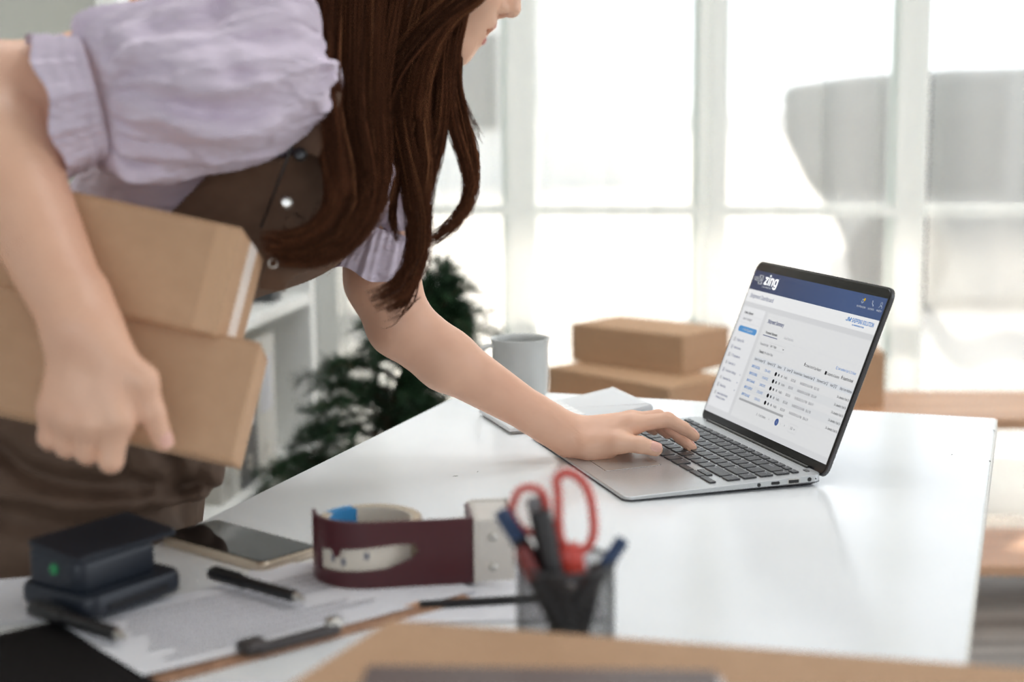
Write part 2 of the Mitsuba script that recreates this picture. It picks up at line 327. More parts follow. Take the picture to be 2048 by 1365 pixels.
# files on the shelf between z .40 and .75, seen at their spines
mat('mat_file_dark', lin(70, 72, 74), .5); mat('mat_file_white', lin(214, 212, 206), .5); mat('mat_file_grey', lin(182, 178, 170), .5)
def binder(v0, w, z, h, m, label, lean=0.0):
    key = thing('ring_binder', label, 'binder')
    obj('cover', rm(rbox(np.array([bu - .27, v0, z]), np.array([bu - .03, v0 + w, z + h]), .003)), m, key)
    obj('spine_label', rm(box([bu - .031, v0 + w * .2, z + h * .45], [bu - .0285, v0 + w * .8, z + h * .85])), 'mat_paper', key)
    obj('finger_ring', rm(frame(lathe([[.010, 0], [.013, 0], [.013, .003], [.010, .003], [.010, 0]], 20), [bu - .031, v0 + w / 2, z + h * .18], [0, 1, 0], Z3, [1, 0, 0])), 'mat_metal', key)
def vat(px, py): return ruv(onplane(px, py, RE * (bu - .03), RE))[1]
v1 = vat(478, 800); v2 = vat(512, 800); v3 = vat(554, 800)
binder(v2 + .004, max(.03, v3 - v2 - .012), .40, .29, 'mat_file_white', 'white ring binder at the right end of its row beside the lower held box')
binder(v1, max(.03, v2 - v1 - .003), .40, .27, 'mat_file_dark', 'dark grey ring binder standing left of the white binder on the bookcase shelf')
v0 = v1
for i, (w, m, c) in enumerate(((.045, 'mat_file_white', 'white ring binder left of the dark grey one, behind the held boxes'), (.06, 'mat_file_grey', 'grey ring binder behind the held boxes, second left of the dark grey one'))):
    v0 -= w + .004; binder(v0, w, .40, .28, m, c)
v4 = vat(545, 560); v5 = vat(562, 560)
binder(v4, max(.03, v5 - v4), .75, .30, 'mat_file_dark', 'dark ring binder on the upper bookcase shelf beside the apron')

# ------------------------------------------------------------------ potted conifer
mat('mat_needle', mikit.proc(lambda p, n, uv: mix(lin(44, 74, 44), lin(20, 42, 26), dr.clip(tfbm(p.x * 22, p.y * 22, p.z * 22, 3) * 1.6 - .3, 0, 1))), .55, .3)
mat('mat_bark', lin(70, 52, 38), .8, .2); mat('mat_pot', lin(150, 148, 142), .6)
plant = thing('potted_conifer', 'dark green needle-leaved potted plant behind the table, below the outstretched arm', 'plant')
PD = 2.95
base = at(770, 1000, PD); base[2] = 0
obj('pot', frame(lathe([[.001, 0], [.085, 0], [.11, .2], [.115, .21], [.105, .21], [.1, .19], [.001, .19]], 32), base, [1, 0, 0], [0, 1, 0], Z3), 'mat_pot', plant, smooth=40)
rng = np.random.default_rng(4)
trunk = spline([base + [0, 0, .18], at(775, 930, PD), at(800, 760, PD), at(870, 620, PD), at(893, 545, PD)], 24)
obj('trunk', tube(trunk, np.linspace(.012, .003, 24), 8), 'mat_bark', plant, smooth=True)
twigs, needles = [], []
def branch(p0, p1, r0, dens):
    mid = (p0 + p1) / 2 + np.array([0, 0, .02]) + rng.normal(0, .006, 3)
    c = spline([p0, mid, p1], 10); twigs.append(tube(c, np.linspace(r0, .0008, 10), 5))
    n = int(dens); t = rng.random(n) ** .8
    P = spline([p0, mid, p1], 60)[np.minimum((t * 59).astype(int), 59)]
    ax = unit(p1 - p0)
    d = rng.normal(0, 1, (n, 3)); d -= (d @ ax)[:, None] * ax; d /= np.linalg.norm(d, axis=1, keepdims=True)
    d = unit(ax) * .75 + d * .8; d /= np.linalg.norm(d, axis=1, keepdims=True)
    L = rng.uniform(.018, .038, n)[:, None]
    s = np.cross(d, rng.normal(0, 1, (n, 3))); s /= np.linalg.norm(s, axis=1, keepdims=True); s2 = np.cross(d, s)
    w = .0011
    a, b, c2, tip = P + s * w, P - s * w * .6 + s2 * w, P - s * w * .6 - s2 * w, P + d * L
    V = np.stack([a, b, c2, tip], 1).reshape(-1, 3); i = np.arange(n)[:, None] * 4
    F = np.concatenate([i + [0, 1, 3], i + [1, 2, 3], i + [2, 0, 3]], 0); needles.append(tri(V, F))
tips = []
for _ in range(210):
    t = rng.random(); p0 = trunk[int(2 + t * 20)]
    spread = .27 * (1 - t) ** .8 + .035
    a = rng.uniform(0, 2 * np.pi)
    dv = np.array([math.cos(a) * spread, math.sin(a) * spread * .7, rng.uniform(-.04, .07)])
    if dv[0] > 0 and t < .6: dv[0] *= .5
    branch(p0, p0 + dv, .003, 110 + 420 * spread)
    for q in range(2):
        s0 = rng.uniform(.35, .8); e = p0 + dv * s0
        branch(e, e + np.array([dv[0] * .35, dv[1] * .35, 0]) + rng.normal(0, .03, 3), .0015, 60)
obj('twigs', cat(twigs), 'mat_bark', plant, kind='stuff')
obj('needles', cat(needles), 'mat_needle', plant, kind='stuff')
# ------------------------------------------------------------------ table
TZ = 0.75
TE = np.array([.94372, -.33074, 0]); TN = np.array([.33074, .94372, 0]); TC = np.array([-.0589, 2.1127, 0])
def tb(m, z=0.0): return frame(m, TC + [0, 0, z], TE, TN, Z3)
TW, TL = .7228, 1.75
tbl = thing('table', 'white glossy table with a thin pale edge under the laptop', 'table')
obj('tabletop', tb(rbox(np.array([0, -TL, TZ - .022]), np.array([TW, 0, TZ]), .0015)), 'mat_table', tbl)
obj('edge_band', tb(rbox(np.array([TW, -TL, TZ - .021]), np.array([TW + .002, -.001, TZ - .0012]), .0006)), 'mat_edge', tbl)
for u in (.03, TW - .08):
    for v in (-TL + .04, -.10):
        obj('leg', tb(rbox(np.array([u, v, 0]), np.array([u + .05, v + .05, TZ - .022]), .003)), 'mat_white', tbl)
obj('apron_rail', tb(rbox(np.array([.05, -TL + .06, TZ - .08]), np.array([TW - .05, -TL + .08, TZ - .022]), .002)), 'mat_white', tbl)
obj('apron_rail', tb(rbox(np.array([.05, -.09, TZ - .08]), np.array([TW - .05, -.07, TZ - .022]), .002)), 'mat_white', tbl)
# small chips and scratches in the lacquer, seen near the laptop and on the right
mat('mat_chip', lin(92, 88, 84), .6)
def chip(px, py, l, w, ang):
    P = onz(px, py, TZ); a = np.arange(7) * 2 * np.pi / 7; rr = np.array([1, .7, .9, .55, 1, .8, .6])
    q = np.stack([l * rr * np.cos(a), w * rr * np.sin(a)], 1)
    obj('chip', frame(extrude(q, 0, .00025), P, [math.cos(ang), math.sin(ang), 0], [-math.sin(ang), math.cos(ang), 0], Z3), 'mat_chip', tbl)
chip(910, 953, .0032, .0012, .2); chip(955, 944, .0012, .0006, .2); chip(1904, 910, .0011, .0011, 0); chip(1988, 862, .001, .006, .0); chip(1980, 923, .001, .003, .0)

# ------------------------------------------------------------------ mug
mat('mat_mug', lin(186, 187, 184), .22, .5)
MD = 2.065
MC = onz(1041, 228 + .3926 * FPX / MD + 2, TZ)
mug = thing('mug', 'light grey ceramic mug with a handle at the far corner of the white table', 'mug')
R_, H_ = .0395, .084
prof = [[.001, .0], [.030, .0], [.0345, .0015], [.0375, .006], [R_ - .0008, .016], [R_, .03], [R_, .07], [R_ + .0006, .078], [R_ + .0022, .082], [R_ + .0026, .0835], [R_ + .002, H_], [R_ + .0004, H_], [R_ - .0024, .081], [R_ - .0036, .076], [R_ - .0038, .03], [R_ - .006, .010], [R_ - .012, .006], [.001, .0055]]
obj('body', frame(lathe(prof, 64), MC, [1, 0, 0], [0, 1, 0], Z3), 'mat_mug', mug, smooth=50)
hx = unit(at(976, 715, MD) - at(1041, 715, MD)); hx = unit([hx[0], hx[1] - .35, 0])
hp = spline([[R_ - .002, .073], [R_ + .010, .0745], [R_ + .021, .067], [R_ + .0245, .049], [R_ + .019, .030], [R_ + .008, .021], [R_ - .002, .022]], 28)
hpath = MC + np.outer(hp[:, 0], hx) + np.outer(hp[:, 1], Z3)
hy = np.cross(Z3, hx); loops = []
for i in range(28):
    t = hp[min(i + 1, 27)] - hp[max(i - 1, 0)]; t = t / np.linalg.norm(t); nrm = np.array([-t[1], t[0]])
    a = np.arange(12) * 2 * np.pi / 12
    loops.append(hpath[i] + .0033 * np.outer(np.cos(a), nrm[0] * hx + nrm[1] * Z3) + .0062 * np.outer(np.sin(a), hy))
obj('handle', loft(loops), 'mat_mug', mug, smooth=50)

# ------------------------------------------------------------------ desk calculator
mat('mat_calc', lin(214, 215, 216), .4); mat('mat_calc_key', lin(240, 240, 238), .4); mat('mat_lcd', lin(214, 224, 226), .2, .5); mat('mat_calc_under', lin(168, 164, 158), .5)
cl = unit([.95, .31, 0]); cw = np.cross(Z3, cl)
CO = np.array([-.0033, 1.789, TZ]) + cw * .002
CL, CWD = .192, .131
calc = thing('calculator', 'white desktop calculator with a tilted display between the mug and the laptop', 'calculator')
def cf(m): return frame(m, CO, cl, cw, Z3)
def ztop(x): return np.interp(x, [0, .02, .108, .113, CL], [.009, .010, .013, .0138, .027])
xs = [0, .006, .02, .06, .108, .113, .15, CL - .005, CL]
def ring(inset, zf):
    pts = []
    for x in xs: pts.append([np.clip(x, inset, CL - inset), inset, zf(x)])
    for x in xs[::-1]: pts.append([np.clip(x, inset, CL - inset), CWD - inset, zf(x)])
    return np.array(pts)
obj('body', cf(loft([ring(.004, lambda x: .003), ring(.0, lambda x: .0045), ring(.0, lambda x: ztop(x) - .004), ring(.0015, lambda x: ztop(x) - .0012), ring(.004, ztop)])), 'mat_calc', calc, smooth=25)
obj('base', cf(rbox(np.array([.004, .004, 0]), np.array([CL - .004, CWD - .004, .004]), .001)), 'mat_calc_under', calc)
def slab_on(x0, x1, y0, y1, h, r=.0012):
    b = rbox(np.array([x0, y0, -.003]), np.array([x1, y1, h]), r); v = np.asarray(b.vertices); v[:, 2] += ztop(v[:, 0]); return cf(tri(v, b.faces))
obj('display', slab_on(.124, .178, .014, CWD - .014, .0006, .0004), 'mat_lcd', calc)
for i in range(5):
    for j in range(6):
        x0, y0 = .012 + i * .0196, .010 + j * .0188
        big = (i == 0 and j == 1)
        obj('key', slab_on(x0, x0 + .0145, y0, y0 + .0145, .0050), 'mat_calc_key', calc)

# ------------------------------------------------------------------ phone
ph0 = np.array([-.3268, 1.3365, TZ]); phl = unit(np.array([.1126, -.095, 0])); phw = np.cross(Z3, phl)
phone = thing('smartphone', 'dark glossy smartphone with a champagne rim lying at the left edge of the white table', 'phone')
mat('mat_gold', lin(206, 190, 170), .3, metallic=.7); mat('mat_glass_black', lin(12, 13, 15), .06, .55)
PL, PWD = .146, .068
def pf(m): return frame(m, ph0 + phl * PL / 2 + phw * PWD / 2 + phw * -.004, phl, phw, Z3)
o1 = rpoly(PL, PWD, .009); o0 = rpoly(PL - .003, PWD - .003, .008)
L3 = lambda o, z: np.c_[o, np.full(len(o), z)]
obj('body', pf(loft([L3(o0, .0), L3(o1, .0018), L3(o1, .0068), L3(o0, .0086)])), 'mat_gold', phone, smooth=30)
obj('screen', pf(loft([L3(rpoly(PL - .004, PWD - .004, .0075), .0084), L3(rpoly(PL - .004, PWD - .004, .0075), .0092), L3(rpoly(PL - .006, PWD - .006, .0068), .0095)])), 'mat_glass_black', phone)
obj('speaker_slot', pf(rbox(np.array([-PL / 2 + .0055, -.006, .0093]), np.array([-PL / 2 + .0068, .006, .0097]), .0002)), 'mat_darkmetal', phone)

# ------------------------------------------------------------------ tape dispenser with its roll
mat('mat_maroon', lin(74, 30, 36), .35, .5); mat('mat_tape_cream', lin(214, 206, 192), .5); mat('mat_tape_side', mikit.proc(lambda p, n, uv: mix(lin(206, 192, 168), lin(176, 160, 138), .5 + .5 * dr.sin(900 * dr.sqrt(dr.square(p.x - TPX) + dr.square(p.y - TPY))))), .4)
mat('mat_label_blue', lin(52, 138, 196), .5); mat('mat_plate', lin(206, 200, 192), .35, .5)
tx = unit([.1433, .0165, 0]); ty = np.cross(Z3, tx)
TO = onz(628, 1192, TZ) + tx * .048 + ty * .046 + Z3 * .0042      # roll centre
TPX, TPY = float(TO[0]), float(TO[1])
def tf(m): return frame(m, TO, tx, ty, Z3)
disp = thing('tape_dispenser', 'maroon packing tape dispenser with a pale metal cutter block lying on the paper', 'tape dispenser')
XE = .085
outer = Polygon(np.r_[np.stack([.049 * np.cos(np.linspace(np.pi / 2, 3 * np.pi / 2, 32)), .049 * np.sin(np.linspace(np.pi / 2, 3 * np.pi / 2, 32))], 1), [[XE - .02, -.047], [XE, -.044], [XE, .020], [XE - .03, .046]]])
shell = outer.difference(outer.buffer(-.0035))
m = toman(extrude(shell, .0, .0565)) - toman(box([-.06, .003, .024], [XE + .01, .06, .08]))
cut = toman(extrude(Polygon([(-.056, -.06), (.022, -.06), (.045, -.06), (.045, -.03), (-.056, -.03)]), 0, 1))
win = Polygon([(-.047, .012), (-.047, .030), (-.033, .032), (-.031, .026), (-.027, .026), (-.025, .033), (.020, .037), (.036, .037), (.039, .030), (.033, .024), (.012, .016)])
wm = extrude(win, -.07, -.02); wv = np.asarray(wm.vertices); wm = tri(np.stack([wv[:, 0], wv[:, 2], wv[:, 1]], -1), np.asarray(wm.faces)[:, ::-1])
obj('casing', tf(man(m - toman(wm))), 'mat_maroon', disp, smooth=25)
obj('floor_plate', tf(extrude(outer.buffer(-.002), .0, .002)), 'mat_maroon', disp)
blk = obj('cutter_block', tf(cat([rbox(np.array([XE, -.047, .0]), np.array([XE + .003, .022, .054]), .001), rbox(np.array([XE + .003, -.047, .002]), np.array([XE + .034, -.043, .055]), .001),
      rbox(np.array([XE + .003, .018, .002]), np.array([XE + .034, .022, .055]), .001), rbox(np.array([XE + .003, -.043, .050]), np.array([XE + .034, .018, .0535]), .001)])), 'mat_plate', disp)
for z in (.014, .040):
    obj('rivet', tf(frame(lathe([[.001, .0028], [.0028, .0022], [.0040, .0006], [.0042, -.001]], 16), [XE + .016, -.047, z], [1, 0, 0], [0, 0, -1], [0, -1, 0])), 'mat_metal', blk, smooth=60)
teeth = Polygon([(-.043 + .0028 * i, .0035 * (i % 2)) for i in range(23)] + [(.0186, -.006), (-.043, -.006)])
tm = extrude(teeth, 0, .0008); tv = np.asarray(tm.vertices)
obj('blade', tf(tri(np.stack([XE + .033 + tv[:, 2], tv[:, 0], .0545 + tv[:, 1]], -1), tm.faces)), 'mat_metal', disp)
roll = thing('tape_roll', 'roll of packing tape with a blue and white printed core inside the maroon dispenser', 'tape roll')
obj('tape', tf(lathe([[.0372, .003], [.0440, .003], [.0445, .004], [.0445, .047], [.0440, .048], [.0372, .048], [.0372, .003]], 64)), 'mat_tape_side', roll, smooth=40)
obj('core', tf(lathe([[.0350, .0035], [.0372, .0035], [.0372, .0476], [.0350, .0476], [.0350, .0035]], 64)), 'mat_tape_cream', roll, smooth=40)
a0 = np.linspace(math.radians(108), math.radians(168), 20)
def arc(r0, r1, z0, z1, a):
    return loft([np.array([[r0 * math.cos(t), r0 * math.sin(t), z0], [r1 * math.cos(t), r1 * math.sin(t), z0], [r1 * math.cos(t), r1 * math.sin(t), z1], [r0 * math.cos(t), r0 * math.sin(t), z1]]) for t in a])
obj('blue_print', tf(arc(.0346, .0351, .012, .0478, a0)), 'mat_label_blue', roll)
obj('blue_print', tf(arc(.0352, .0440, .0479, .0482, np.linspace(math.radians(112), math.radians(150), 16))), 'mat_label_blue', roll)
pa = np.linspace(math.radians(200), math.radians(318), 30)
obj('wrapper_label', tf(arc(.0445, .0448, .008, .046, pa)), 'mat_tape_cream', roll)
for k_, (aa, zz) in enumerate(((math.radians(222), .020), (math.radians(228), .028), (math.radians(236), .018), (math.radians(262), .024))):
    obj('print_mark', tf(arc(.0448, .0450, zz, zz + .006, np.linspace(aa, aa + .10, 5))), 'mat_ink', roll)

# ------------------------------------------------------------------ papers, clipboard, folder, pens at the lower left
def sheet(name, label, c0, xd, L, W, z, curl=.002, group=None, mt='mat_paper', lines=0, seed=1):
    x = unit([xd[0], xd[1], 0]); y = np.cross(Z3, x); n = 14
    u, v = np.meshgrid(np.linspace(0, 1, n), np.linspace(0, 1, n)); h = curl * (meshkit.noise(np.stack([u * 2, v * 2, u * 0 + seed], -1), seed)) * (np.abs(u - .5) * 2) ** 2
    top = np.stack([u * L, v * W, h + .0004], -1).reshape(-1, 3); bot = top - [0, 0, .0003]
    i = np.arange(n * n).reshape(n, n); q = np.stack([i[:-1, :-1], i[:-1, 1:], i[1:, 1:], i[1:, :-1]], -1).reshape(-1, 4)
    f = np.vstack([q[:, [0, 1, 2]], q[:, [0, 2, 3]]]); rim = np.r_[i[0, :-1], i[:-1, -1], i[-1, :0:-1], i[:0:-1, 0]]; r2 = np.roll(rim, -1); N = n * n
    f = np.vstack([f, f[:, ::-1] + N, np.stack([rim, r2 + 0, rim + N], 1)[:, ::-1], np.stack([r2, r2 + N, rim + N], 1)[:, ::-1]])
    key = thing(name, label, 'paper', group)
    obj('sheet', frame(tri(np.vstack([top, bot]), f), [c0[0], c0[1], z], x, y, Z3), mt, key)
    r = np.random.default_rng(seed)
    for k in range(lines):
        yy = W * (.12 + .76 * k / max(lines, 1)); x0 = L * r.uniform(.08, .15); x1 = L * r.uniform(.5, .9)
        obj('printed_line', frame(tri([[x0, yy, .0026], [x1, yy, .0026], [x1, yy + .0022, .0026], [x0, yy + .0022, .0026]], [[0, 1, 2], [0, 2, 3]]), [c0[0], c0[1], z], x, y, Z3), 'mat_ink', key)
    return key
mat('mat_clip', lin(70, 66, 66), .4, .5, metallic=.5)
mat('mat_clipboard', mikit.proc(lambda p, n, uv: mix(lin(178, 138, 110), lin(140, 102, 78), tfbm(p.x * 160, p.y * 160, 0, 3))), .6)
ca = onz(318, 1372, TZ); cb = onz(726, 1262, TZ); cx = unit([cb[0] - ca[0], cb[1] - ca[1], 0]); cy = np.cross(Z3, cx)
clip = thing('clipboard', 'brown hardboard clipboard with a metal clip under the white papers, next to the near box', 'clipboard')
pa_ = onz(112, 1256, TZ); d0 = float((pa_ - ca) @ cy); la = float((pa_ - ca) @ cx)
co = np.array([ca[0], ca[1], TZ]) + cx * la
def cbf(m): return frame(m, co, cx, cy, Z3)
folder = thing('folder', 'black folder beside the papers in the lower left corner of the picture', 'folder')
mat('mat_black_matte', lin(16, 14, 15), .7, .2)
fdo = co + cx * .004 - cy * .16; fdl = .16 + d0 + .006
obj('cover', frame(rbox(np.array([0, 0, 0]), np.array([fdl, .235, .0025]), .001), fdo, cy, -cx, Z3), 'mat_black_matte', folder)
obj('back_cover', frame(rbox(np.array([0, 0, .0026]), np.array([fdl - .003, .233, .0046]), .001), fdo, cy, -cx, Z3), 'mat_black_matte', folder)
obj('board', cbf(rbox(np.array([.006, -.002, 0]), np.array([.285, d0 - .006, .003]), .001)), 'mat_clipboard', clip)
CX0 = float((onz(500, 1312, TZ) - co) @ cx); CX1 = float((onz(672, 1275, TZ) - co) @ cx)
k = obj('clip', cbf(cat([rbox(np.array([CX0, -.004, .0042]), np.array([CX1, .016, .0058]), .0006), frame(tube([[CX0, -.002, .0075], [CX1, -.002, .0075]], .0036, 12), [0, 0, 0], [1, 0, 0], [0, 1, 0], Z3), rbox(np.array([CX0 - .010, -.004, .0042]), np.array([CX0 + .012, .016, .0125]), .003)])), 'mat_clip', clip, smooth=40)
obj('clip_roller', cbf(frame(lathe([[.001, .012], [.006, .011], [.0075, .007], [.006, .003], [.001, .003]], 20), [CX1, .004, .003], [1, 0, 0], [0, 1, 0], Z3)), 'mat_metal', k, smooth=60)
c0 = co + cy * .010
sheet('paper_sheet', 'white printed sheet under the card terminal, topmost on the clipboard', c0, cx, .297, d0 - .010, TZ + .0036, .003, lines=9, seed=3)
sheet('paper_sheet', 'white sheet half covered by the tape dispenser and the black pen', onz(470, 1212, TZ) - np.array([0, .05, 0]), unit([.97, .02, 0]), .297, .16, TZ + .0044 - .0035, .001, lines=0, seed=6)
sheet('paper_sheet', 'white sheet at the left edge of the picture on the black folder', np.array([-.352, 1.128, 0]), unit([-.30, .95, 0]) * 1, .115, .21, TZ + .0004, .002, seed=9)
def pen(label, A, B, rad, body, capm, z):
    A = onz(*A, z); B = onz(*B, z); A[2] = B[2] = z; x = unit(B - A); y = np.cross(Z3, x); L = np.linalg.norm(B - A)
    key = thing('pen', label, 'pen')
    F = lambda prof: frame(lathe(prof, 18), A, y, Z3, x)
    obj('barrel', F([[.001, 0], [rad * .8, .0005], [rad, .003], [rad, L * .60], [.001, L * .60]]), body, key, smooth=40)
    obj('cap', F([[.001, L * .585], [rad * 1.12, L * .585], [rad * 1.15, L * .97], [rad * .7, L], [.001, L]]), capm, key, smooth=40)
    obj('pocket_clip', frame(rbox(np.array([L * .62, -.0016, rad * 1.1]), np.array([L * .94, .0016, rad * 1.1 + .0018]), .0005), A, x, y, Z3), 'mat_darkmetal', key)
    obj('tip', F([[.0004, -.010], [.0012, -.0095], [rad * .75, .0003], [.001, .0005]]), 'mat_metal', key, smooth=40)
pen('black pen lying on the paper between the smartphone and the tape dispenser', (592, 1194), (420, 1146), .0050, 'mat_black', 'mat_black', TZ + .0135)
pen('black pen lying in front of the card terminal in the lower left corner', (235, 1270), (62, 1216), .0056, 'mat_black', 'mat_black', TZ + .0140)
pl = thing('pencil', 'thin black pencil lying flat behind the mesh pen cup', 'pencil')
A = onz(838, 1211, TZ + .0044); B = onz(1110, 1195, TZ + .0044); A[2] = B[2] = TZ + .0044
obj('shaft', tube(np.linspace(A, B, 6), .0034, 6), 'mat_black', pl)
obj('point', tube([A, A + (A - B) / np.linalg.norm(B - A) * .012], [.0033, .0004], 6), 'mat_wood', pl)

# ------------------------------------------------------------------ card terminal
term = thing('card_terminal', 'dark navy card payment terminal with a raised top standing on the papers at lower left', 'card terminal')
tA = onz(190, 1250, TZ + .0075); tB = onz(388, 1180, TZ + .0075); tq = unit([tB[0] - tA[0], tB[1] - tA[1], 0]); tr = np.cross(Z3, tq)
def tm_(m): return frame(m, [tA[0], tA[1], TZ + .0095], tq, tr, Z3)
L3 = lambda o, z: np.c_[o, np.broadcast_to(z, len(o))]
b0 = rpoly(.098, .088, .012) + [.046, .046]; b1 = rpoly(.094, .084, .011) + [.046, .046]
obj('base', tm_(loft([L3(b1, 0), L3(b0, .003), L3(b0, .013), L3(b1, .017)])), 'mat_navy', term, smooth=30)
u0 = rpoly(.082, .064, .010) + [.043, .052]; u1 = rpoly(.078, .060, .009) + [.043, .052]
tilt = lambda o, z: z + .10 * (o[:, 1] - .02)
obj('head', tm_(loft([L3(u1, .016), L3(u0, .020), L3(u0, tilt(u0, .036)), L3(u1, tilt(u1, .0395))])), 'mat_navy', term, smooth=30)
p0_ = rpoly(.104, .062, .006) + [.055, .053]; p1_ = rpoly(.101, .059, .005) + [.055, .053]
obj('screen_cover', tm_(loft([L3(p1_, tilt(p1_, .0395)), L3(p0_, tilt(p0_, .0405)), L3(p0_, tilt(p0_, .0435)), L3(p1_, tilt(p1_, .0448))])), 'mat_navy', term, smooth=30)
obj('card_slot', tm_(rbox(np.array([.015, -.0005, .006]), np.array([.075, .006, .009]), .0005)), 'mat_black_soft', term)
mat('mat_green', lin(40, 140, 84), .4)
obj('status_button', tm_(frame(lathe([[.001, .004], [.004, .0035], [.0048, .001], [.0048, 0]], 16), [.004, .048, .033], [0, 1, 0], Z3, [-1, 0, 0])), 'mat_green', term, smooth=50)

# ------------------------------------------------------------------ mesh pen cup with scissors and pens
PCD = .985
ptop = at(1131, 1117, PCD); PR, PH = .0325, float(ptop[2] - TZ)
PC = np.array([ptop[0], ptop[1], TZ])
cup = thing('pen_cup', 'black wire mesh pen cup holding red scissors and pens in the foreground', 'pen cup')
NA, NZ = 68, 46
wires = []
for s in (-1, 1):
    for i in range(NA):
        a = np.linspace(0, s * 2 * np.pi * (NZ / NA), 22) + 2 * np.pi * i / NA
        wires.append(tube(np.stack([PR * np.cos(a), PR * np.sin(a), np.linspace(.004, PH - .003, 22)], 1), .00022, 4, False))
mat('mat_cup', lin(46, 48, 50), .4, .5)
obj('mesh_wall', frame(cat(wires), PC, [1, 0, 0], [0, 1, 0], Z3), 'mat_cup', cup, kind='stuff')
ra = np.arange(40) * 2 * np.pi / 40
for nm, z, r in (('rim', PH - .002, .0016), ('base_ring', .003, .0018)):
    obj(nm, frame(tube(np.stack([PR * np.cos(ra), PR * np.sin(ra), np.full(40, z)], 1), r, 8, closed=True), PC, [1, 0, 0], [0, 1, 0], Z3), 'mat_cup', cup, smooth=True)
obj('base_plate', frame(lathe([[.001, .0], [PR, .0], [PR, .0015], [.001, .0015]], 40), PC, [1, 0, 0], [0, 1, 0], Z3), 'mat_cup', cup)
def cpt(px, py, dd=0.0): return at(px, py, PCD + dd)
sc_ = thing('scissors', 'scissors with red handles standing in the mesh pen cup', 'scissors')
mat('mat_red', lin(196, 66, 54), .35, .5)
def loop_handle(pts, r, dd):
    c = spline([np.r_[cpt(x, y, dd)] for x, y in pts] + [np.r_[cpt(*pts[0], dd)]], 41)[:-1]
    return tube(c, r, 10, closed=True)
obj('handle', cat([loop_handle([(1112, 960), (1138, 946), (1168, 968), (1186, 1030), (1186, 1072), (1168, 1100), (1135, 1098), (1118, 1060), (1116, 1010)], .0032, -.004),
                   tube(spline([cpt(1130, 1092, -.004), cpt(1140, 1118, -.004), cpt(1152, 1150, -.004)], 8), [.0085, .0095, .0098, .0098, .0095, .009, .008, .007], 10)]), 'mat_red', sc_, smooth=True)
obj('handle', cat([loop_handle([(1030, 1000), (1052, 976), (1082, 984), (1094, 1020), (1090, 1052), (1066, 1066), (1038, 1052), (1024, 1028)], .0027, .006),
                   tube(spline([cpt(1076, 1060, .006), cpt(1100, 1095, .004), cpt(1135, 1150, .0)], 8), .0065, 10)]), 'mat_red', sc_, smooth=True)
for a, b in (((1148, 1140), (1088, 1330)), ((1128, 1140), (1170, 1335))):
    P, Q = cpt(*a), cpt(*b); x = unit(Q - P); y = unit(np.cross(x, FW)); z = np.cross(x, y); L = np.linalg.norm(Q - P)
    obj('blade', frame(extrude([(0, -.006), (L * .6, -.005), (L, -.001), (L, .001), (L * .6, .006), (0, .0065)], -.0008, .0008), P, x, y, z), 'mat_darkmetal', sc_)
obj('pivot_screw', frame(lathe([[.001, .0025], [.003, .002], [.0035, 0]], 16), cpt(1139, 1172, -.004), unit(RT), unit(np.cross(-FW, RT)), -FW), 'mat_metal', sc_, smooth=50)
mat('mat_blue_pen', lin(28, 56, 92), .35); mat('mat_darkred', lin(110, 38, 34), .4); mat('mat_greyplastic', lin(120, 120, 122), .4)
def cup_pen(label, a, b, rad, body, end, dd0, dd1, cat_='pen', topL=.022):
    P, Q = cpt(*a, dd0), cpt(*b, dd1); key = thing(cat_ if cat_ != 'pen' else 'pen', label, cat_)
    x = unit(Q - P); y = unit(np.cross(x, FW)); z = np.cross(x, y); L = np.linalg.norm(Q - P)
    F = lambda prof: frame(lathe(prof, 18), P, y, z, x)
    obj('cap', F([[.001, 0], [rad * .75, .0005], [rad * .95, .003], [rad * .95, topL], [.001, topL]]), end, key, smooth=40)
    obj('barrel', F([[.001, topL * .98], [rad, topL], [rad, L - .012], [.002, L], [.001, L]]), body, key, smooth=40)
    obj('pocket_clip', frame(rbox(np.array([.004, -.0014, -rad - .0022]), np.array([.036, .0014, -rad]), .0004), P, x, y, z), 'mat_black', key)
cup_pen('dark pen with a blue end leaning to the left in the mesh cup', (1000, 1022), (1200, 1330), .0058, 'mat_black', 'mat_blue_pen', -.006, .012)
cup_pen('black pen with a grey push button standing near the middle of the mesh cup', (1066, 994), (1168, 1345), .0062, 'mat_black', 'mat_greyplastic', .010, .004)
cup_pen('thick black marker in the middle of the mesh cup', (1078, 1020), (1150, 1350), .0078, 'mat_black_soft', 'mat_black', -.014, -.008, 'marker', .05)
cup_pen('dark pen with a blue tip leaning to the right in the mesh cup', (1248, 1078), (1072, 1330), .0052, 'mat_black', 'mat_blue_pen', .002, -.010)
cup_pen('dark red pen standing low in the mesh cup below the red scissors', (1168, 1138), (1118, 1350), .0062, 'mat_darkred', 'mat_darkred', .012, .010)
cup_pen('short black pen with a red ring at the left rim of the mesh cup', (1040, 1096), (1160, 1340), .0056, 'mat_black', 'mat_darkred', -.018, -.012)

cup_pen('black felt pen leaning forward in the middle of the mesh cup, cap up', (1108, 1040), (1128, 1345), .0066, 'mat_black_soft', 'mat_black', .006, .000)
cup_pen('black pen low on the right in the mesh cup, beside the red pen', (1196, 1128), (1140, 1345), .0060, 'mat_black_soft', 'mat_black', .012, .004)

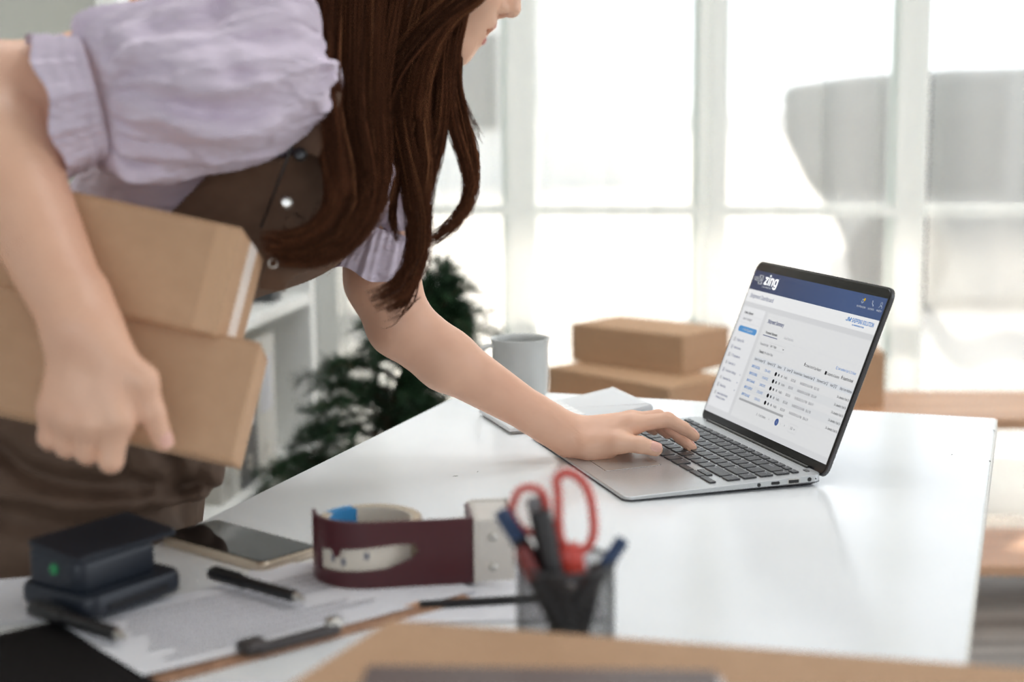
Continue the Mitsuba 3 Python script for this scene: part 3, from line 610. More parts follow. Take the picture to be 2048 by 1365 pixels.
# ------------------------------------------------------------------ the near cardboard box and what lies on it
BZ = .82
q0 = onz(780, 1240, BZ)
qx = unit([.955, -.235, 0]); ql = unit([-.42, -.91, 0])
QL, QW = .62, .34
nb = thing('cardboard_box', 'large cardboard box close to the camera at the bottom of the picture', 'box')
corners = np.array([q0, q0 + ql * QW, q0 + ql * QW + qx * QL, q0 + qx * QL])
def qprism(z0, z1, inset=0.0):
    c = corners.mean(0); p = corners + (c - corners) / np.linalg.norm(c - corners, axis=1)[:, None] * inset
    a, b = p.copy(), p.copy(); a[:, 2] = z0; b[:, 2] = z1
    return loft([a, b])
obj('body', qprism(TZ + .0002, BZ - .003), 'mat_card', nb)
e = (corners[1] + corners[0]) / 2; g = (corners[2] + corners[3]) / 2
for s, (a, b, c, d) in enumerate(((corners[0], e, g, corners[3]), (e, corners[1], corners[2], g))):
    p = np.array([a, b, c, d]); cc_ = p.mean(0); p = p + (cc_ - p) * .004
    lo, hi = p.copy(), p.copy(); lo[:, 2] = BZ - .003; hi[:, 2] = BZ
    obj('flap', loft([lo, hi]), 'mat_card', nb)
mat('mat_taupe', mikit.proc(lambda p, n, uv: mix(lin(104, 88, 84), lin(84, 70, 66), tfbm(p.x * 12, p.y * 12, p.z * 12, 3))), .45)
nbk = thing('notebook', 'dark taupe notebook lying on the near cardboard box at the bottom edge of the picture', 'notebook')
n0 = onz(735, 1330, BZ + .012); nx_ = unit([.997, -.06, 0]); ny_ = np.cross(Z3, nx_)
obj('cover', frame(rbox(np.array([0, -.16, .009]), np.array([.198, 0, .012]), .001), [n0[0], n0[1], BZ], nx_, ny_, Z3), 'mat_taupe', nbk)
obj('pages', frame(rbox(np.array([.003, -.158, .003]), np.array([.201, -.003, .009]), .0005), [n0[0], n0[1], BZ], nx_, ny_, Z3), 'mat_paper', nbk)
obj('back_cover', frame(rbox(np.array([0, -.16, 0]), np.array([.202, 0, .003]), .001), [n0[0], n0[1], BZ], nx_, ny_, Z3), 'mat_taupe', nbk)
# ------------------------------------------------------------------ laptop
LW, LD, LL, LID = .322, .2241, .2133, math.radians(21.31)
lw = unit([-.2861, .9582, 0]); ld = np.cross(Z3, lw); LO = np.array([.3285, 1.5305, TZ])
lap = thing('laptop', 'silver laptop with a black framed screen open on the white table', 'laptop')
mat('mat_silver', mikit.proc(lambda p, n, uv: mix(lin(196, 198, 199), lin(187, 189, 190), tfbm(p.x * 900, p.y * 900, p.z * 900, 2))), .32, .5, metallic=.75)
mat('mat_silver_dark', lin(96, 96, 98), .3, .5, metallic=.8)
mat('mat_key', lin(46, 47, 49), .36, .5); mat('mat_legend', lin(178, 180, 182), .5)
mat('mat_bezel', lin(20, 19, 18), .16, .5); mat('mat_pad', lin(192, 190, 186), .25, .5, metallic=.7); mat('mat_port', lin(14, 14, 15), .5)
def lf(m): return frame(m, LO, lw, ld, Z3)
def zt(d): return .0130 - .0075 * d / LD
def oz(o, z): return np.c_[o, z]
o = rpoly(LW, LD, .011) + [LW / 2, LD / 2]; oi = rpoly(LW - .012, LD - .012, .008) + [LW / 2, LD / 2]; ot = rpoly(LW - .0016, LD - .0016, .0105) + [LW / 2, LD / 2]
obj('bottom_case', lf(loft([oz(oi, np.full(len(oi), .0010)), oz(o, zt(o[:, 1]) * .28 + .0006), oz(o, zt(o[:, 1]) * .42)])), 'mat_silver_dark', lap, smooth=25)
obj('deck', lf(loft([oz(o, zt(o[:, 1]) * .42 + .0001), oz(o, zt(o[:, 1]) - .0006), oz(ot, zt(ot[:, 1]))])), 'mat_silver', lap, smooth=25)
for x in (.05, LW - .05):
    for y in (.03, LD - .03): obj('rubber_foot', lf(rbox(np.array([x - .012, y - .004, 0]), np.array([x + .012, y + .004, .0015]), .0005)), 'mat_black_soft', lap)
def pad_on(x0, x1, y0, y1, lo, hi, r=.0005, rad=None):
    b = rbox(np.array([x0, y0, lo]), np.array([x1, y1, hi]), r) if rad is None else None
    if b is None:
        pl_ = rpoly(x1 - x0, y1 - y0, rad) + [(x0 + x1) / 2, (y0 + y1) / 2]; pi_ = rpoly(x1 - x0 - .0008, y1 - y0 - .0008, max(rad - .0004, .0002)) + [(x0 + x1) / 2, (y0 + y1) / 2]
        b = loft([oz(pl_, np.full(len(pl_), lo)), oz(pl_, np.full(len(pl_), hi - .0003)), oz(pi_, np.full(len(pi_), hi))])
    v = np.asarray(b.vertices); v[:, 2] += zt(v[:, 1]); return lf(tri(v, b.faces))
# touchpad: a thin dark joint and the pad
obj('touchpad_joint', pad_on(.1085, .2195, .1385, .2045, -.0005, .00022, rad=.004), 'mat_silver_dark', lap)
obj('touchpad', pad_on(.1090, .2190, .1390, .2040, -.0005, .00040, rad=.0038), 'mat_pad', lap)
# keys, row by row from the hinge; positions count from the user's left
KX0, KX1 = .3085, .0130
U = (KX0 - KX1) / 15.5
rows = [(.0190, .0090, [('Esc', 1)] + [('F%d' % i, 1) for i in range(1, 13)] + [('Prt', .9), ('Ins', .8), ('Del', .8)]),
        (.0300, .0162, [('`', 1)] + [(c, 1) for c in '1234567890-='] + [('Backspace', 1.75), ('Home', .75)]),
        (.0491, .0162, [('Tab', 1.4)] + [(c, 1) for c in 'QWERTYUIOP[]'] + [('\\', 1.1), ('PgUp', 1)]),
        (.0682, .0162, [('Caps', 1.7)] + [(c, 1) for c in "ASDFGHJKL;'"] + [('Enter', 1.8), ('PgDn', 1)]),
        (.0873, .0162, [('Shift', 2.2)] + [(c, 1) for c in 'ZXCVBNM,./'] + [('Shift', 2.3), ('End', 1)]),
        (.1064, .0175, [('Ctrl', 1.3), ('Fn', 1), ('Win', 1), ('Alt', 1.1), ('', 4.3), ('Alt', 1.1), ('Ctrl', 1.2)])]
def text_on(s, x, y, h, key_parent, z=.0016, name='legend'):
    t = meshkit.text_mesh(s, h, .00008); v = np.asarray(t.vertices)
    q = np.stack([x - v[:, 0], y - v[:, 1], z + v[:, 2]], 1); q[:, 2] += zt(q[:, 1])
    obj(name, lf(tri(q, t.faces)), 'mat_legend', key_parent)
for y0, h, ks in rows:
    x = KX0
    for s, wd in ks:
        w_ = wd * U; x1_, x0_ = x - .0014, x - w_ + .0014
        kk = obj('key', pad_on(x0_, x1_, y0 + .0012, y0 + h, .0001, .0016, rad=.0016), 'mat_key', lap)
        if s: text_on(s, x1_ - .0022, y0 + (.0058 if h > .012 else .0058), .0026 if len(s) == 1 else .0017, kk)
        x -= w_
    xa = x
aw = (xa - KX1) / 3
for i, (yy, hh) in ((0, (.1155, .0085)), (1, (.1064, .0085)), (1, (.1155, .0085)), (2, (.1155, .0085))):
    x1_ = xa - i * aw - .0014
    obj('key', pad_on(x1_ - aw + .0026, x1_, yy + .001, yy + hh, .0001, .0016, rad=.0014), 'mat_key', lap)
obj('power_button', pad_on(.0145, .0235, .0075, .0120, .0, .0008, rad=.0012), 'mat_silver_dark', lap)
# ports on the user's right side (w = 0 plane)
def port(y, z, wy, wz, rnd, inner='mat_port'):
    p_ = rpoly(wy, wz, rnd); m = extrude(p_, 0, .0009); v = np.asarray(m.vertices)
    return lf(tri(np.stack([.0005 - v[:, 2], y + v[:, 0], z + v[:, 1]], 1), np.asarray(m.faces)[:, ::-1]))
obj('audio_jack', port(.0745, .0068, .0042, .0042, .00209), 'mat_port', lap)
obj('usb_c_port', port(.0555, .0073, .0100, .0032, .0015), 'mat_port', lap)
ub = obj('usb_port', port(.0345, .0078, .0135, .0052, .0008), 'mat_metal', lap)
p_ = extrude(rpoly(.0118, .0036, .0004), 0, .0011); v = np.asarray(p_.vertices)
obj('usb_tongue', lf(tri(np.stack([.0004 - v[:, 2], .0345 + v[:, 0], .0076 + v[:, 1]], 1), np.asarray(p_.faces)[:, ::-1])), 'mat_port', ub)
obj('power_jack', port(.0160, .0083, .0046, .0046, .00229), 'mat_port', lap)
obj('indicator_light', port(.0085, .0085, .0014, .0014, .00069), 'mat_port', lap)
# lid
lup = Z3 * math.cos(LID) - ld * math.sin(LID); ln = np.cross(-lw, lup)
LH = LO + Z3 * .0088 - ld * .001
def ll(m): return frame(m, LH, -lw, lup, ln)
lo_ = rpoly(LW, LL, .0115) * [1, 1] + [-LW / 2, LL / 2]; li = rpoly(LW - .003, LL - .003, .0105) + [-LW / 2, LL / 2]
F3 = lambda o, z: np.c_[o, np.full(len(o), z)]
obj('lid', ll(loft([F3(li, -.0052), F3(lo_, -.0040), F3(lo_, -.0006), F3(li, .0)])), 'mat_silver_dark', lap, smooth=30)
lb = rpoly(LW - .0034, LL - .0034, .0100) + [-LW / 2, LL / 2]; lb2 = rpoly(LW - .0046, LL - .0046, .0094) + [-LW / 2, LL / 2]
obj('bezel', ll(loft([F3(lb, -.0002), F3(lb, .0004), F3(lb2, .0008)])), 'mat_bezel', lap)
obj('hinge', lf(frame(tube([[.030, 0, 0], [LW - .030, 0, 0]], .0052, 14), [0, .0005, .0098], [1, 0, 0], [0, 1, 0], Z3)), 'mat_bezel', lap, smooth=40)
# screen: a lit rectangle, its layout in screen coordinates u (right), v (down)
SX0, SX1, SY0, SY1 = -(LW - .0039), -.0039, .0135, LL - .0123
SW, SH = SX1 - SX0, SY1 - SY0
_o = LH + (-lw) * SX0 + lup * SY1
def screen_fn(p, n, uv):
    rx, ry, rz = p.x - float(_o[0]), p.y - float(_o[1]), p.z - float(_o[2])
    u = (rx * float(-lw[0]) + ry * float(-lw[1]) + rz * float(-lw[2])) / SW
    v = -(rx * float(lup[0]) + ry * float(lup[1]) + rz * float(lup[2])) / SH
    def inside(u0, u1, v0, v1): return (u > u0) & (u < u1) & (v > v0) & (v < v1)
    def rr(u0, u1, v0, v1, r):
        cx, cy = (u0 + u1) / 2, (v0 + v1) / 2
        dx = dr.maximum(dr.abs(u - cx) - (u1 - u0) / 2 + r / SW, 0) * SW; dy = dr.maximum(dr.abs(v - cy) - (v1 - v0) / 2 + r / SH, 0) * SH
        return dx * dx + dy * dy < r * r
    def C(r, g, b): return mi.Color3f(*lin(r, g, b))
    c = mi.Color3f(C(206, 207, 209))
    def put(mask, col): 
        for i in range(3): c[i] = dr.select(mask, col[i], c[i])
    put(v < .219, C(226, 227, 228))
    put(v < .133, mix(lin(28, 44, 82), lin(54, 76, 120), dr.clip(u * 1.5 - .15, 0, 1)))
    put(inside(-.01, 1.01, .219, .252), C(203, 204, 206))
    put(rr(.012, .203, .252, .957, .0006), C(222, 223, 225))
    put(rr(.227, 1.05, .256, .962, .0006), C(215, 216, 217))
    put(rr(.028, .190, .310, .362, .0006), C(206, 207, 209)); put(rr(.0295, .1885, .3125, .3595, .0005), C(222, 223, 225))
    put(rr(.033, .191, .385, .425, .0035), C(78, 140, 196))
    put(inside(.248, .367, .400, .405), C(40, 60, 110))
    put(inside(.248, 1.0, .4095, .411), C(206, 207, 210))
    put(rr(.325, .452, .437, .475, .0006), C(194, 195, 198)); put(rr(.3265, .4505, .4395, .4725, .0005), C(216, 217, 218))
    put(inside(.248, 1.0, .549, .583), C(207, 211, 216))
    for i in range(5):
        put(inside(.248, 1.0, .638 + .0475 * i, .640 + .0475 * i), C(206, 207, 209))
        if i % 2 == 1: put(inside(.248, 1.0, .5925 + .0475 * i, .638 + .0475 * i), C(210, 212, 214))
    put(inside(.246, .613, .834, .848), C(160, 161, 163))
    e = dr.square((u - .583) * SW) + dr.square((v - .888) * SH); put(e < .0042 ** 2, C(58, 84, 140))
    put(rr(.680, .738, .862, .914, .0006), C(196, 197, 200)); put(rr(.6815, .7365, .8645, .9115, .0005), C(215, 216, 217))
    return c
sq = ll(tri([[SX0, SY0, .00085], [SX1, SY0, .00085], [SX1, SY1, .00085], [SX0, SY1, .00085]], [[0, 1, 2], [0, 2, 3]]))
scr = obj('screen', sq, 'mat_bezel', lap, uv=np.array([[0, 0], [1, 0], [1, 1], [0, 1.0]]))
SCREEN_GAIN = 1.0 * 2.0 ** -exposure
def screen_rad(p, n, uv): return screen_fn(p, n, uv) * SCREEN_GAIN
scene[scr]['emitter'] = {'type': 'area', 'radiance': mikit.proc(screen_rad)}
mat('mat_txt_navy', lin(46, 66, 122), .8, 0.0); mat('mat_txt_black', lin(34, 34, 38), .8, 0.0); mat('mat_txt_blue', lin(44, 132, 214), .8, 0.0); mat('mat_txt_grey', lin(190, 192, 198), .8, 0.0); mat('mat_txt_dark', lin(104, 106, 114), .8, 0.0)
scene['mat_txt_white'] = {'type': 'diffuse', 'reflectance': {'type': 'rgb', 'value': [.9, .9, .9]}}
lettering = {}
def word(s, u0, vb, h, col, u1=None, bold=False, name='lettering'):
    """Text with its baseline at v = vb; h = cap height as a fraction of the screen height; squeezed to end at u1."""
    t = meshkit.text_mesh(s, 1.0, .01, bold); v = np.asarray(t.vertices); H = h * SH; w0 = v[:, 0].max()
    sx = H if u1 is None else (u1 - u0) * SW / w0
    q = np.stack([SX0 + u0 * SW + v[:, 0] * sx, SY1 - vb * SH + v[:, 1] * H, .00093 + v[:, 2] * .006], 1)
    obj(name, ll(tri(q, t.faces)), col, scr)
def rect(u0, u1, v0, v1, col, name='icon'):
    obj(name, ll(loft([np.array([[SX0 + a * SW, SY1 - b * SH, z] for a, b in ((u0, v1), (u1, v1), (u1, v0), (u0, v0))]) for z in (.0009, .00098)])), col, scr)
def strokes(polys, col, r, name='icon'):
    ms = []
    for pts in polys:
        P = [[SX0 + a * SW, SY1 - b * SH, .00096] for a, b in pts]
        for A_, B_ in zip(P[:-1], P[1:]): ms.append(tube([A_, B_], r, 4))
    obj(name, ll(cat(ms)), col, scr)
Wt, Nv, Bk, Bl, Gy, Dk = 'mat_txt_white', 'mat_txt_navy', 'mat_txt_black', 'mat_txt_blue', 'mat_txt_grey', 'mat_txt_dark'
for v_ in (.045, .0555, .066): rect(.014, .048, v_ - .002, v_ + .002, Wt, 'menu_bar')
strokes([[(.053, .028), (.084, .030), (.088, .087), (.057, .087), (.053, .028)], [(.053, .028), (.088, .087)], [(.084, .030), (.057, .087)], [(.070, .058), (.086, .060)]], Wt, .00033, 'logo_box')
word('zing', .100, .083, .066, Wt, .215, True); scene[scr + '__lettering']['emitter'] = {'type': 'area', 'radiance': {'type': 'rgb', 'value': [.80 * 2.0 ** -exposure] * 3}}; word('by JewelersMutual Group', .100, .105, .010, Wt, .176); word('®', .219, .028, .006, Wt)
word('Shipment Dashboard', .030, .187, .027, Nv, .231)
word('JM', .789, .178, .024, Bl, .824, True); word('®', .8255, .166, .007, Bl); word('SHIPPING SOLUTION', .831, .178, .024, Bl, .976, True); word('by JewelersMutual Group', .841, .197, .010, Bl, .921, True)
strokes([[(.847, .052), (.850, .034), (.858, .034), (.861, .052), (.847, .052)], [(.852, .057), (.856, .057)]], Wt, .00022, 'bell_icon')
mat('mat_txt_yellow', lin(240, 190, 40), .8, 0.0)
obj('badge', ll(frame(lathe([[.0001, .0001], [.0018, .0001], [.0018, 0]], 16), [SX0 + .863 * SW, SY1 - .034 * SH, .00098], [1, 0, 0], [0, 1, 0], Z3)), 'mat_txt_yellow', scr)
strokes([[(.914, .032), (.917, .030), (.919, .038), (.917, .042), (.922, .053), (.926, .053), (.929, .060), (.926, .063)]], Wt, .00026, 'phone_icon')
strokes([[(.966, .062), (.968, .052), (.976, .050), (.983, .052), (.985, .062)]] + [[(.9755 + .006 * math.cos(t), .038 + .010 * math.sin(t)) for t in np.linspace(0, 6.283, 9)]], Wt, .00020, 'profile_icon')
word('NOTIFICATIONS', .826, .084, .010, Wt, .887); word('HELP DESK', .901, .084, .010, Wt, .942); word('PROFILE', .957, .084, .010, Wt, .990)
word('Create a Shipment', .034, .300, .016, Bk, .112, True); word('Enter Tracking #', .042, .342, .016, Dk, .118)
word('+  New Shipment', .068, .412, .015, Wt, .158)
menu = [('Shipping FAQ', .483, .117), ('Address Book', .537, .115), ('FTZ Regulations', .592, .134), ('Create Sign-In', .647, .116), ('Customer Settings', .7005, .148), ('Operational Docs', .7545, .130), ('Reporting', .806, .104), ('Jewelers Mutual Directory', .861, .150)]
for i, (s, vb, u1) in enumerate(menu):
    word(s, .053, vb + .007, .015, Nv, u1)
    r_ = np.linspace(0, 6.283, 9)
    shape_ = [[(.029, vb - .012), (.041, vb - .012), (.041, vb + .012), (.029, vb + .012), (.029, vb - .012)], [(.032, vb - .004), (.038, vb - .004)], [(.032, vb + .003), (.038, vb + .003)]] if i in (0, 1, 2, 4, 6) else [[(.035 + .0065 * math.cos(t), vb + .012 * math.sin(t)) for t in r_], [(.035, vb - .006), (.035, vb + .004)]]
    strokes(shape_, Nv if i in (1, 4) else Dk, .00018, 'menu_icon')
word('Settings System', .053, .893, .015, Nv, .137)
for vb in (.7005, .7545, .806): strokes([[(.181, vb - .004), (.185, vb + .002), (.189, vb - .004)]], Nv, .0002, 'chevron')
word('Shipment Summary', .248, .320, .024, Nv, .381, True)
word('Processed Shipments', .263, .388, .015, Bk, .359, True); word('Saved Shipments', .416, .389, .015, Gy, .491)
word('Transaction Date:', .251, .467, .015, Dk, .322); word('Last 7 days', .335, .463, .016, Bk, .386); strokes([[(.437, .452), (.441, .459), (.445, .452)]], Bk, .0003, 'chevron')
word('5 Results', .264, .518, .016, Bk, .303, True); rect(.3075, .3085, .502, .520, Bk, 'divider'); word('No Active Filter', .312, .517, .015, Dk, .381)
def down(u, v): strokes([[(u, v - .014), (u, v + .002)], [(u - .003, v - .005), (u, v + .002), (u + .003, v - .005)], [(u - .0035, v + .006), (u + .0035, v + .006)]], Bk, .0003, 'download_icon')
down(.631, .500); word('Create End of Day Report', .638, .510, .016, Bk, .752)
rect(.783, .795, .497, .518, Bk, 'columns_icon'); word('Customize Columns', .798, .516, .016, Bk, .884)
down(.901, .504); word('Export to Excel', .909, .512, .016, Bk, .977, True)
strokes([[(.847 + .0045 * math.cos(t), .459 + .009 * math.sin(t)) for t in np.linspace(.5, 6.0, 8)]], Bl, .0002, 'refresh_icon'); word('Last updated: Apr 8, 11:56am', .855, .466, .015, Bl, .978)
def funnel(u): strokes([[(u, .556), (u + .010, .556), (u + .006, .566), (u + .006, .576), (u + .004, .574), (u + .004, .566), (u, .556)]], Dk, .00018, 'filter_icon')
for s, a, b in (('Carrier Tracking #', .252, .326), ('Shipment ID', .361, .411), ('Status', .446, .478), ('Carrier', .521, .551), ('Declared Value', .574, .640), ('Transaction Date', .648, .718), ('Shipment Cost', .750, .815), ('Void', .845, .866), ('Ship From Address', .913, .995)):
    word(s, a, .572, .015, Bk, b)
for u in (.331, .416, .499, .555, .722, .818, .869, .881): funnel(u)
track = ['889571651156', '889571532051', '889571646460', '889571639767', '889571651462']; ids = ['ZY8A-48931', '1716459132', '234MC202091', '1732165933', '1710516576']
dates = ['04/08/2025 01:45 PM', '04/08/2025 01:38 PM', '04/08/2025 01:37 PM', '04/08/2025 01:24 PM', '04/08/2025 01:26 PM']; cost = ['$17.82', '$51.69', '$60.97', '$61.95', '$54.29']
for i in range(5):
    vb = .622 + .0475 * i
    word(track[i], .252, vb, .016, Bl, .319, True); word(ids[i], .361, vb, .016, Bl, .409)
    for u, col in ((.4525, Bk), (.477, Dk), (.5015, Gy)):
        obj('status_icon', ll(frame(lathe([[.0001, .0001], [.0025 if col == Bk else .0017, .0001], [.0025 if col == Bk else .0017, 0]], 14), [SX0 + u * SW, SY1 - (vb - .008) * SH, .0009], [1, 0, 0], [0, 1, 0], Z3)), col if col != Gy else 'mat_txt_grey', scr)
    rect(.4512, .4538, vb - .013, vb - .002, Wt, 'status_mark')
    word('FedEx', .519, vb, .015, Dk, .546); word('$222.00', .576, vb, .015, Dk, .610)
    word(dates[i], .645, vb, .015, Dk, .738); word(cost[i], .750, vb, .015, Dk, .786); word('24 Jewelers Park Dr', .914, vb, .015, Bk, .996)
word('1 - 5 of 5 items', .420, .898, .015, Dk, .495)
word('1', .580, .895, .016, Wt); 
for u, s in ((.520, '«'), (.551, '‹'), (.613, '›'), (.643, '»')): word(s, u, .895, .014, Gy)
word('10', .690, .895, .016, Dk); strokes([[(.716, .884), (.721, .892), (.726, .884)]], Dk, .0002, 'chevron')
# ------------------------------------------------------------------ signed distance modelling for the person
def d_cone(p, a, b, ra, rb):
    a, b = np.asarray(a, float), np.asarray(b, float); ba = b - a
    t = np.clip((p - a) @ ba / max(ba @ ba, 1e-12), 0, 1)
    return np.linalg.norm(p - a - t[:, None] * ba, axis=1) - (ra + (rb - ra) * t)
def d_ell(p, c, axes, r):
    q = (p - c) @ np.asarray(axes, float).T; r = np.asarray(r, float)
    k0 = np.linalg.norm(q / r, axis=1); k1 = np.linalg.norm(q / r**2, axis=1)
    return np.where(k1 > 1e-9, k0 * (k0 - 1) / np.maximum(k1, 1e-9), -r.min())
def smin(a, b, k):
    h = np.maximum(k - np.abs(a - b), 0) / k; return np.minimum(a, b) - h * h * k * .25
def smax(a, b, k): return -smin(-a, -b, k)
def d_poly(p, pts):
    pts = np.asarray(pts, float); d = np.full(len(p), 9.0)
    for a, b in zip(pts[:-1], pts[1:]): d = np.minimum(d, d_cone(p, a, b, 0, 0))
    return d
def surf(f, lo, hi, h, project=2, wide=1.25):
    """Surface nets of f = 0 in blocks of 8 cells; vertices are pulled onto the surface afterwards."""
    lo, hi = np.asarray(lo, float), np.asarray(hi, float); B = 8; nb = np.ceil((hi - lo) / (h * B)).astype(int) + 1
    bi = np.stack(np.meshgrid(*[np.arange(n) for n in nb], indexing='ij'), -1).reshape(-1, 3)
    c = lo + (bi + .5) * h * B; act = bi[np.abs(f(c)) < h * B * wide]
    off = np.stack(np.meshgrid(*[np.arange(B + 1)] * 3, indexing='ij'), -1).reshape(-1, 3)
    dims = nb * B + 2; cid, cv, edges = [], [], []
    for s in range(0, len(act), 400):
        a = act[s:s + 400]; g = a[:, None, :] * B + off[None]
        val = f((lo + g * h).reshape(-1, 3)).reshape(len(a), B + 1, B + 1, B + 1)
        cs = [(i, j, k) for i in (0, 1) for j in (0, 1) for k in (0, 1)]
        cor = np.stack([val[:, i:B + i, j:B + j, k:B + k] for i, j, k in cs], -1)
        neg = cor < 0; mixd = neg.any(-1) & ~neg.all(-1)
        w = np.nonzero(mixd); gi = a[w[0]] * B + np.stack(w[1:], -1); cc = cor[w]
        P = np.zeros((len(gi), 3)); N = np.zeros(len(gi))
        for x in range(8):
            for ax, bit in ((0, 4), (1, 2), (2, 1)):
                y = x | bit
                if y == x: continue
                va, vb = cc[:, x], cc[:, y]; m = (va < 0) != (vb < 0)
                t = np.where(m, va / np.where(m, va - vb, 1), 0)
                q = np.tile(np.array(cs[x], float), (len(gi), 1)); q[:, ax] += t
                P[m] += q[m]; N[m] += 1
        cv.append(lo + (gi + P / N[:, None]) * h)
        idn = (gi[:, 0] * dims[1] + gi[:, 1]) * dims[2] + gi[:, 2]; cid.append(idn)
        for ax, bit in ((0, 4), (1, 2), (2, 1)):
            va, vb = cc[:, 0], cc[:, bit]; m = (va < 0) != (vb < 0)
            edges.append((np.full(m.sum(), ax), gi[m], va[m] < 0))
    if not cv: return tri(np.zeros((0, 3)), np.zeros((0, 3)))
    cid, cv = np.concatenate(cid), np.concatenate(cv); o = np.argsort(cid); cid, cv = cid[o], cv[o]
    st = np.array([dims[1] * dims[2], dims[2], 1]); F = []
    for ax in range(3):
        gi = np.concatenate([e[1][e[0] == ax] for e in edges]); sg = np.concatenate([e[2][e[0] == ax] for e in edges])
        base = gi @ st; u, v = st[(ax + 1) % 3], st[(ax + 2) % 3]
        ids = np.stack([base, base - u, base - u - v, base - v], 1)
        idx = np.searchsorted(cid, ids); idx = np.minimum(idx, len(cid) - 1); ok = (cid[idx] == ids).all(1)
        q = idx[ok]; s_ = sg[ok]; q = np.where(s_[:, None], q, q[:, ::-1])
        F += [q[:, [0, 1, 2]], q[:, [0, 2, 3]]]
    v = cv
    for _ in range(project):
        d0 = f(v); e = h * .3
        g = np.stack([(f(v + np.eye(3)[k] * e) - d0) / e for k in range(3)], 1); n2 = np.maximum((g * g).sum(1), .2)
        v = v - np.clip(d0 / n2, -h, h)[:, None] * g
    return tri(v, np.vstack(F))
A3 = np.array([RT, FW, UP])                         # picture axes: right, away, up
def V3(r, a, u): return RT * r + FW * a + UP * u

# ------------------------------------------------------------------ joints
S1, E1, W1 = at(525, 152, 1.31), at(-50, 192, 1.225), at(160, 652, 1.128)
S2, E2 = at(735, 235, 1.62), at(800, 650, 1.640)
def on_w(px, py, w_): return onplane(px, py, LO + lw * w_, lw)
W2 = on_w(1143, 876, .195)
HIP, CHEST, WAIST = at(140, 965, 1.53), at(455, 330, 1.48), at(180, 600, 1.52)
NECK = at(668, 95, 1.465)
sp = unit(CHEST - WAIST); sp = unit(sp - FW * (sp @ FW)); fb = np.cross(FW, sp); fb = fb if fb @ RT > 0 else -fb   # body forward
BAX = np.array([fb, FW, sp])
sh = unit(at(200, 830, 1.5) - at(150, 1010, 1.5)); fh = np.cross(FW, sh); fh = fh if fh @ RT > 0 else -fh
HAX = np.array([fh, FW, sh])
def f_trunk(p, o=0.0):
    d = d_ell(p, CHEST, BAX, np.array([.098, .140, .165]) + o)
    d = smin(d, d_ell(p, WAIST, BAX, np.array([.076, .118, .14]) + o), .05)
    d = smin(d, d_cone(p, S1 + FW * .02, S2 - FW * .02, .046 + o, .046 + o), .05)
    for s in (-1, 1): d = smin(d, d_ell(p, CHEST + fb * .064 + sp * .02 + FW * .062 * s, BAX, np.array([.05, .056, .056]) + o), .04)
    return d
def f_hips(p, o=0.0):
    return d_ell(p, HIP, HAX, np.array([.108, .165, .13]) + o)
KN1, KN2 = HIP + V3(-.01, -.085, 0) + np.array([.0, 0, -.40]), HIP + V3(-.01, .085, 0) + np.array([.0, 0, -.40])
AN1, AN2 = KN1 + np.array([-.05, 0, -KN1[2] + .09]), KN2 + np.array([-.06, 0, -KN2[2] + .09])
def f_legs(p, o=0.0):
    d = np.full(len(p), 9.0)
    for s, k, a in ((-1, KN1, AN1), (1, KN2, AN2)):
        d = np.minimum(d, smin(d_cone(p, HIP + FW * .082 * s, k, .085 + o, .058 + o), d_cone(p, k, a, .056 + o, .036 + o), .02))
    return d
# head frame: f forward, u up, s away; origin at the chin's front
HF, HU, HS = unit(RT * .866 - UP * .5), unit(RT * .5 + UP * .866), FW
HO = at(945, 112, 1.49)
def hd(f, u, s=0.0): return HO + HF * f + HU * u + HS * s
HAXS = np.array([HF, HS, HU])
def f_head(p):
    d = d_ell(p, hd(-.085, .125), HAXS, [.094, .075, .092])
    d = smin(d, d_ell(p, hd(-.058, .060), HAXS, [.054, .058, .080]), .03)
    d = smin(d, d_cone(p, hd(-.0175, -.0005, -.006), hd(-.0175, -.0005, .006), .0155, .0155), .018)
    for s in (-1, 1):
        d = smin(d, d_cone(p, hd(-.025, .0, .012 * s), hd(-.085, .035, .047 * s), .0145, .013), .02)
        d = smin(d, d_ell(p, hd(-.030, .052, .030 * s), HAXS, [.028, .027, .026]), .02)
        d = smin(d, d_cone(p, hd(-.014, .120, .012 * s), hd(-.022, .118, .042 * s), .011, .009), .015)
    d = smin(d, d_ell(p, hd(-.023, .030), HAXS, [.026, .027, .030]), .014)
    # nose
    d = smin(d, d_cone(p, hd(-.009, .104), hd(.0085, .0635), .0075, .0090), .010)
    d = smin(d, d_ell(p, hd(.0088, .0600), HAXS, [.0098, .0092, .0085]), .006)
    for s in (-1, 1):
        d = smin(d, d_ell(p, hd(-.001, .0545, .0105 * s), HAXS, [.0095, .0062, .0066]), .005)
        d = smax(d, -d_ell(p, hd(.0035, .0492, .0058 * s), HAXS, [.0045, .0026, .0030]), .003)
    # mouth: parted in a smile
    L = lambda f, u, s: hd(f, u, s)
    d = smin(d, np.minimum(d_cone(p, L(-.0005, .0372, .003), L(-.0085, .0355, .017), .0052, .0042), d_cone(p, L(-.0005, .0372, -.003), L(-.0085, .0355, -.017), .0052, .0042)), .006)
    d = smin(d, np.minimum(d_cone(p, L(-.0026, .0185, .002), L(-.012, .0235, .017), .0058, .0040), d_cone(p, L(-.0026, .0185, -.002), L(-.012, .0235, -.017), .0058, .0040)), .004)
    gap = np.minimum(d_cone(p, L(.004, .0278, 0), L(-.016, .0315, .023), .0046, .0012), d_cone(p, L(.004, .0278, 0), L(-.016, .0315, -.023), .0046, .0012))
    d = smax(d, -gap, .003)
    d = smin(d, d_cone(p, hd(-.085, .02), NECK - UP * .01, .047, .052), .03)
    for s in (-1, 1):
        d = smin(d, d_ell(p, hd(-.092, .075, .074 * s), HAXS, [.018, .006, .030]), .006)
    return d
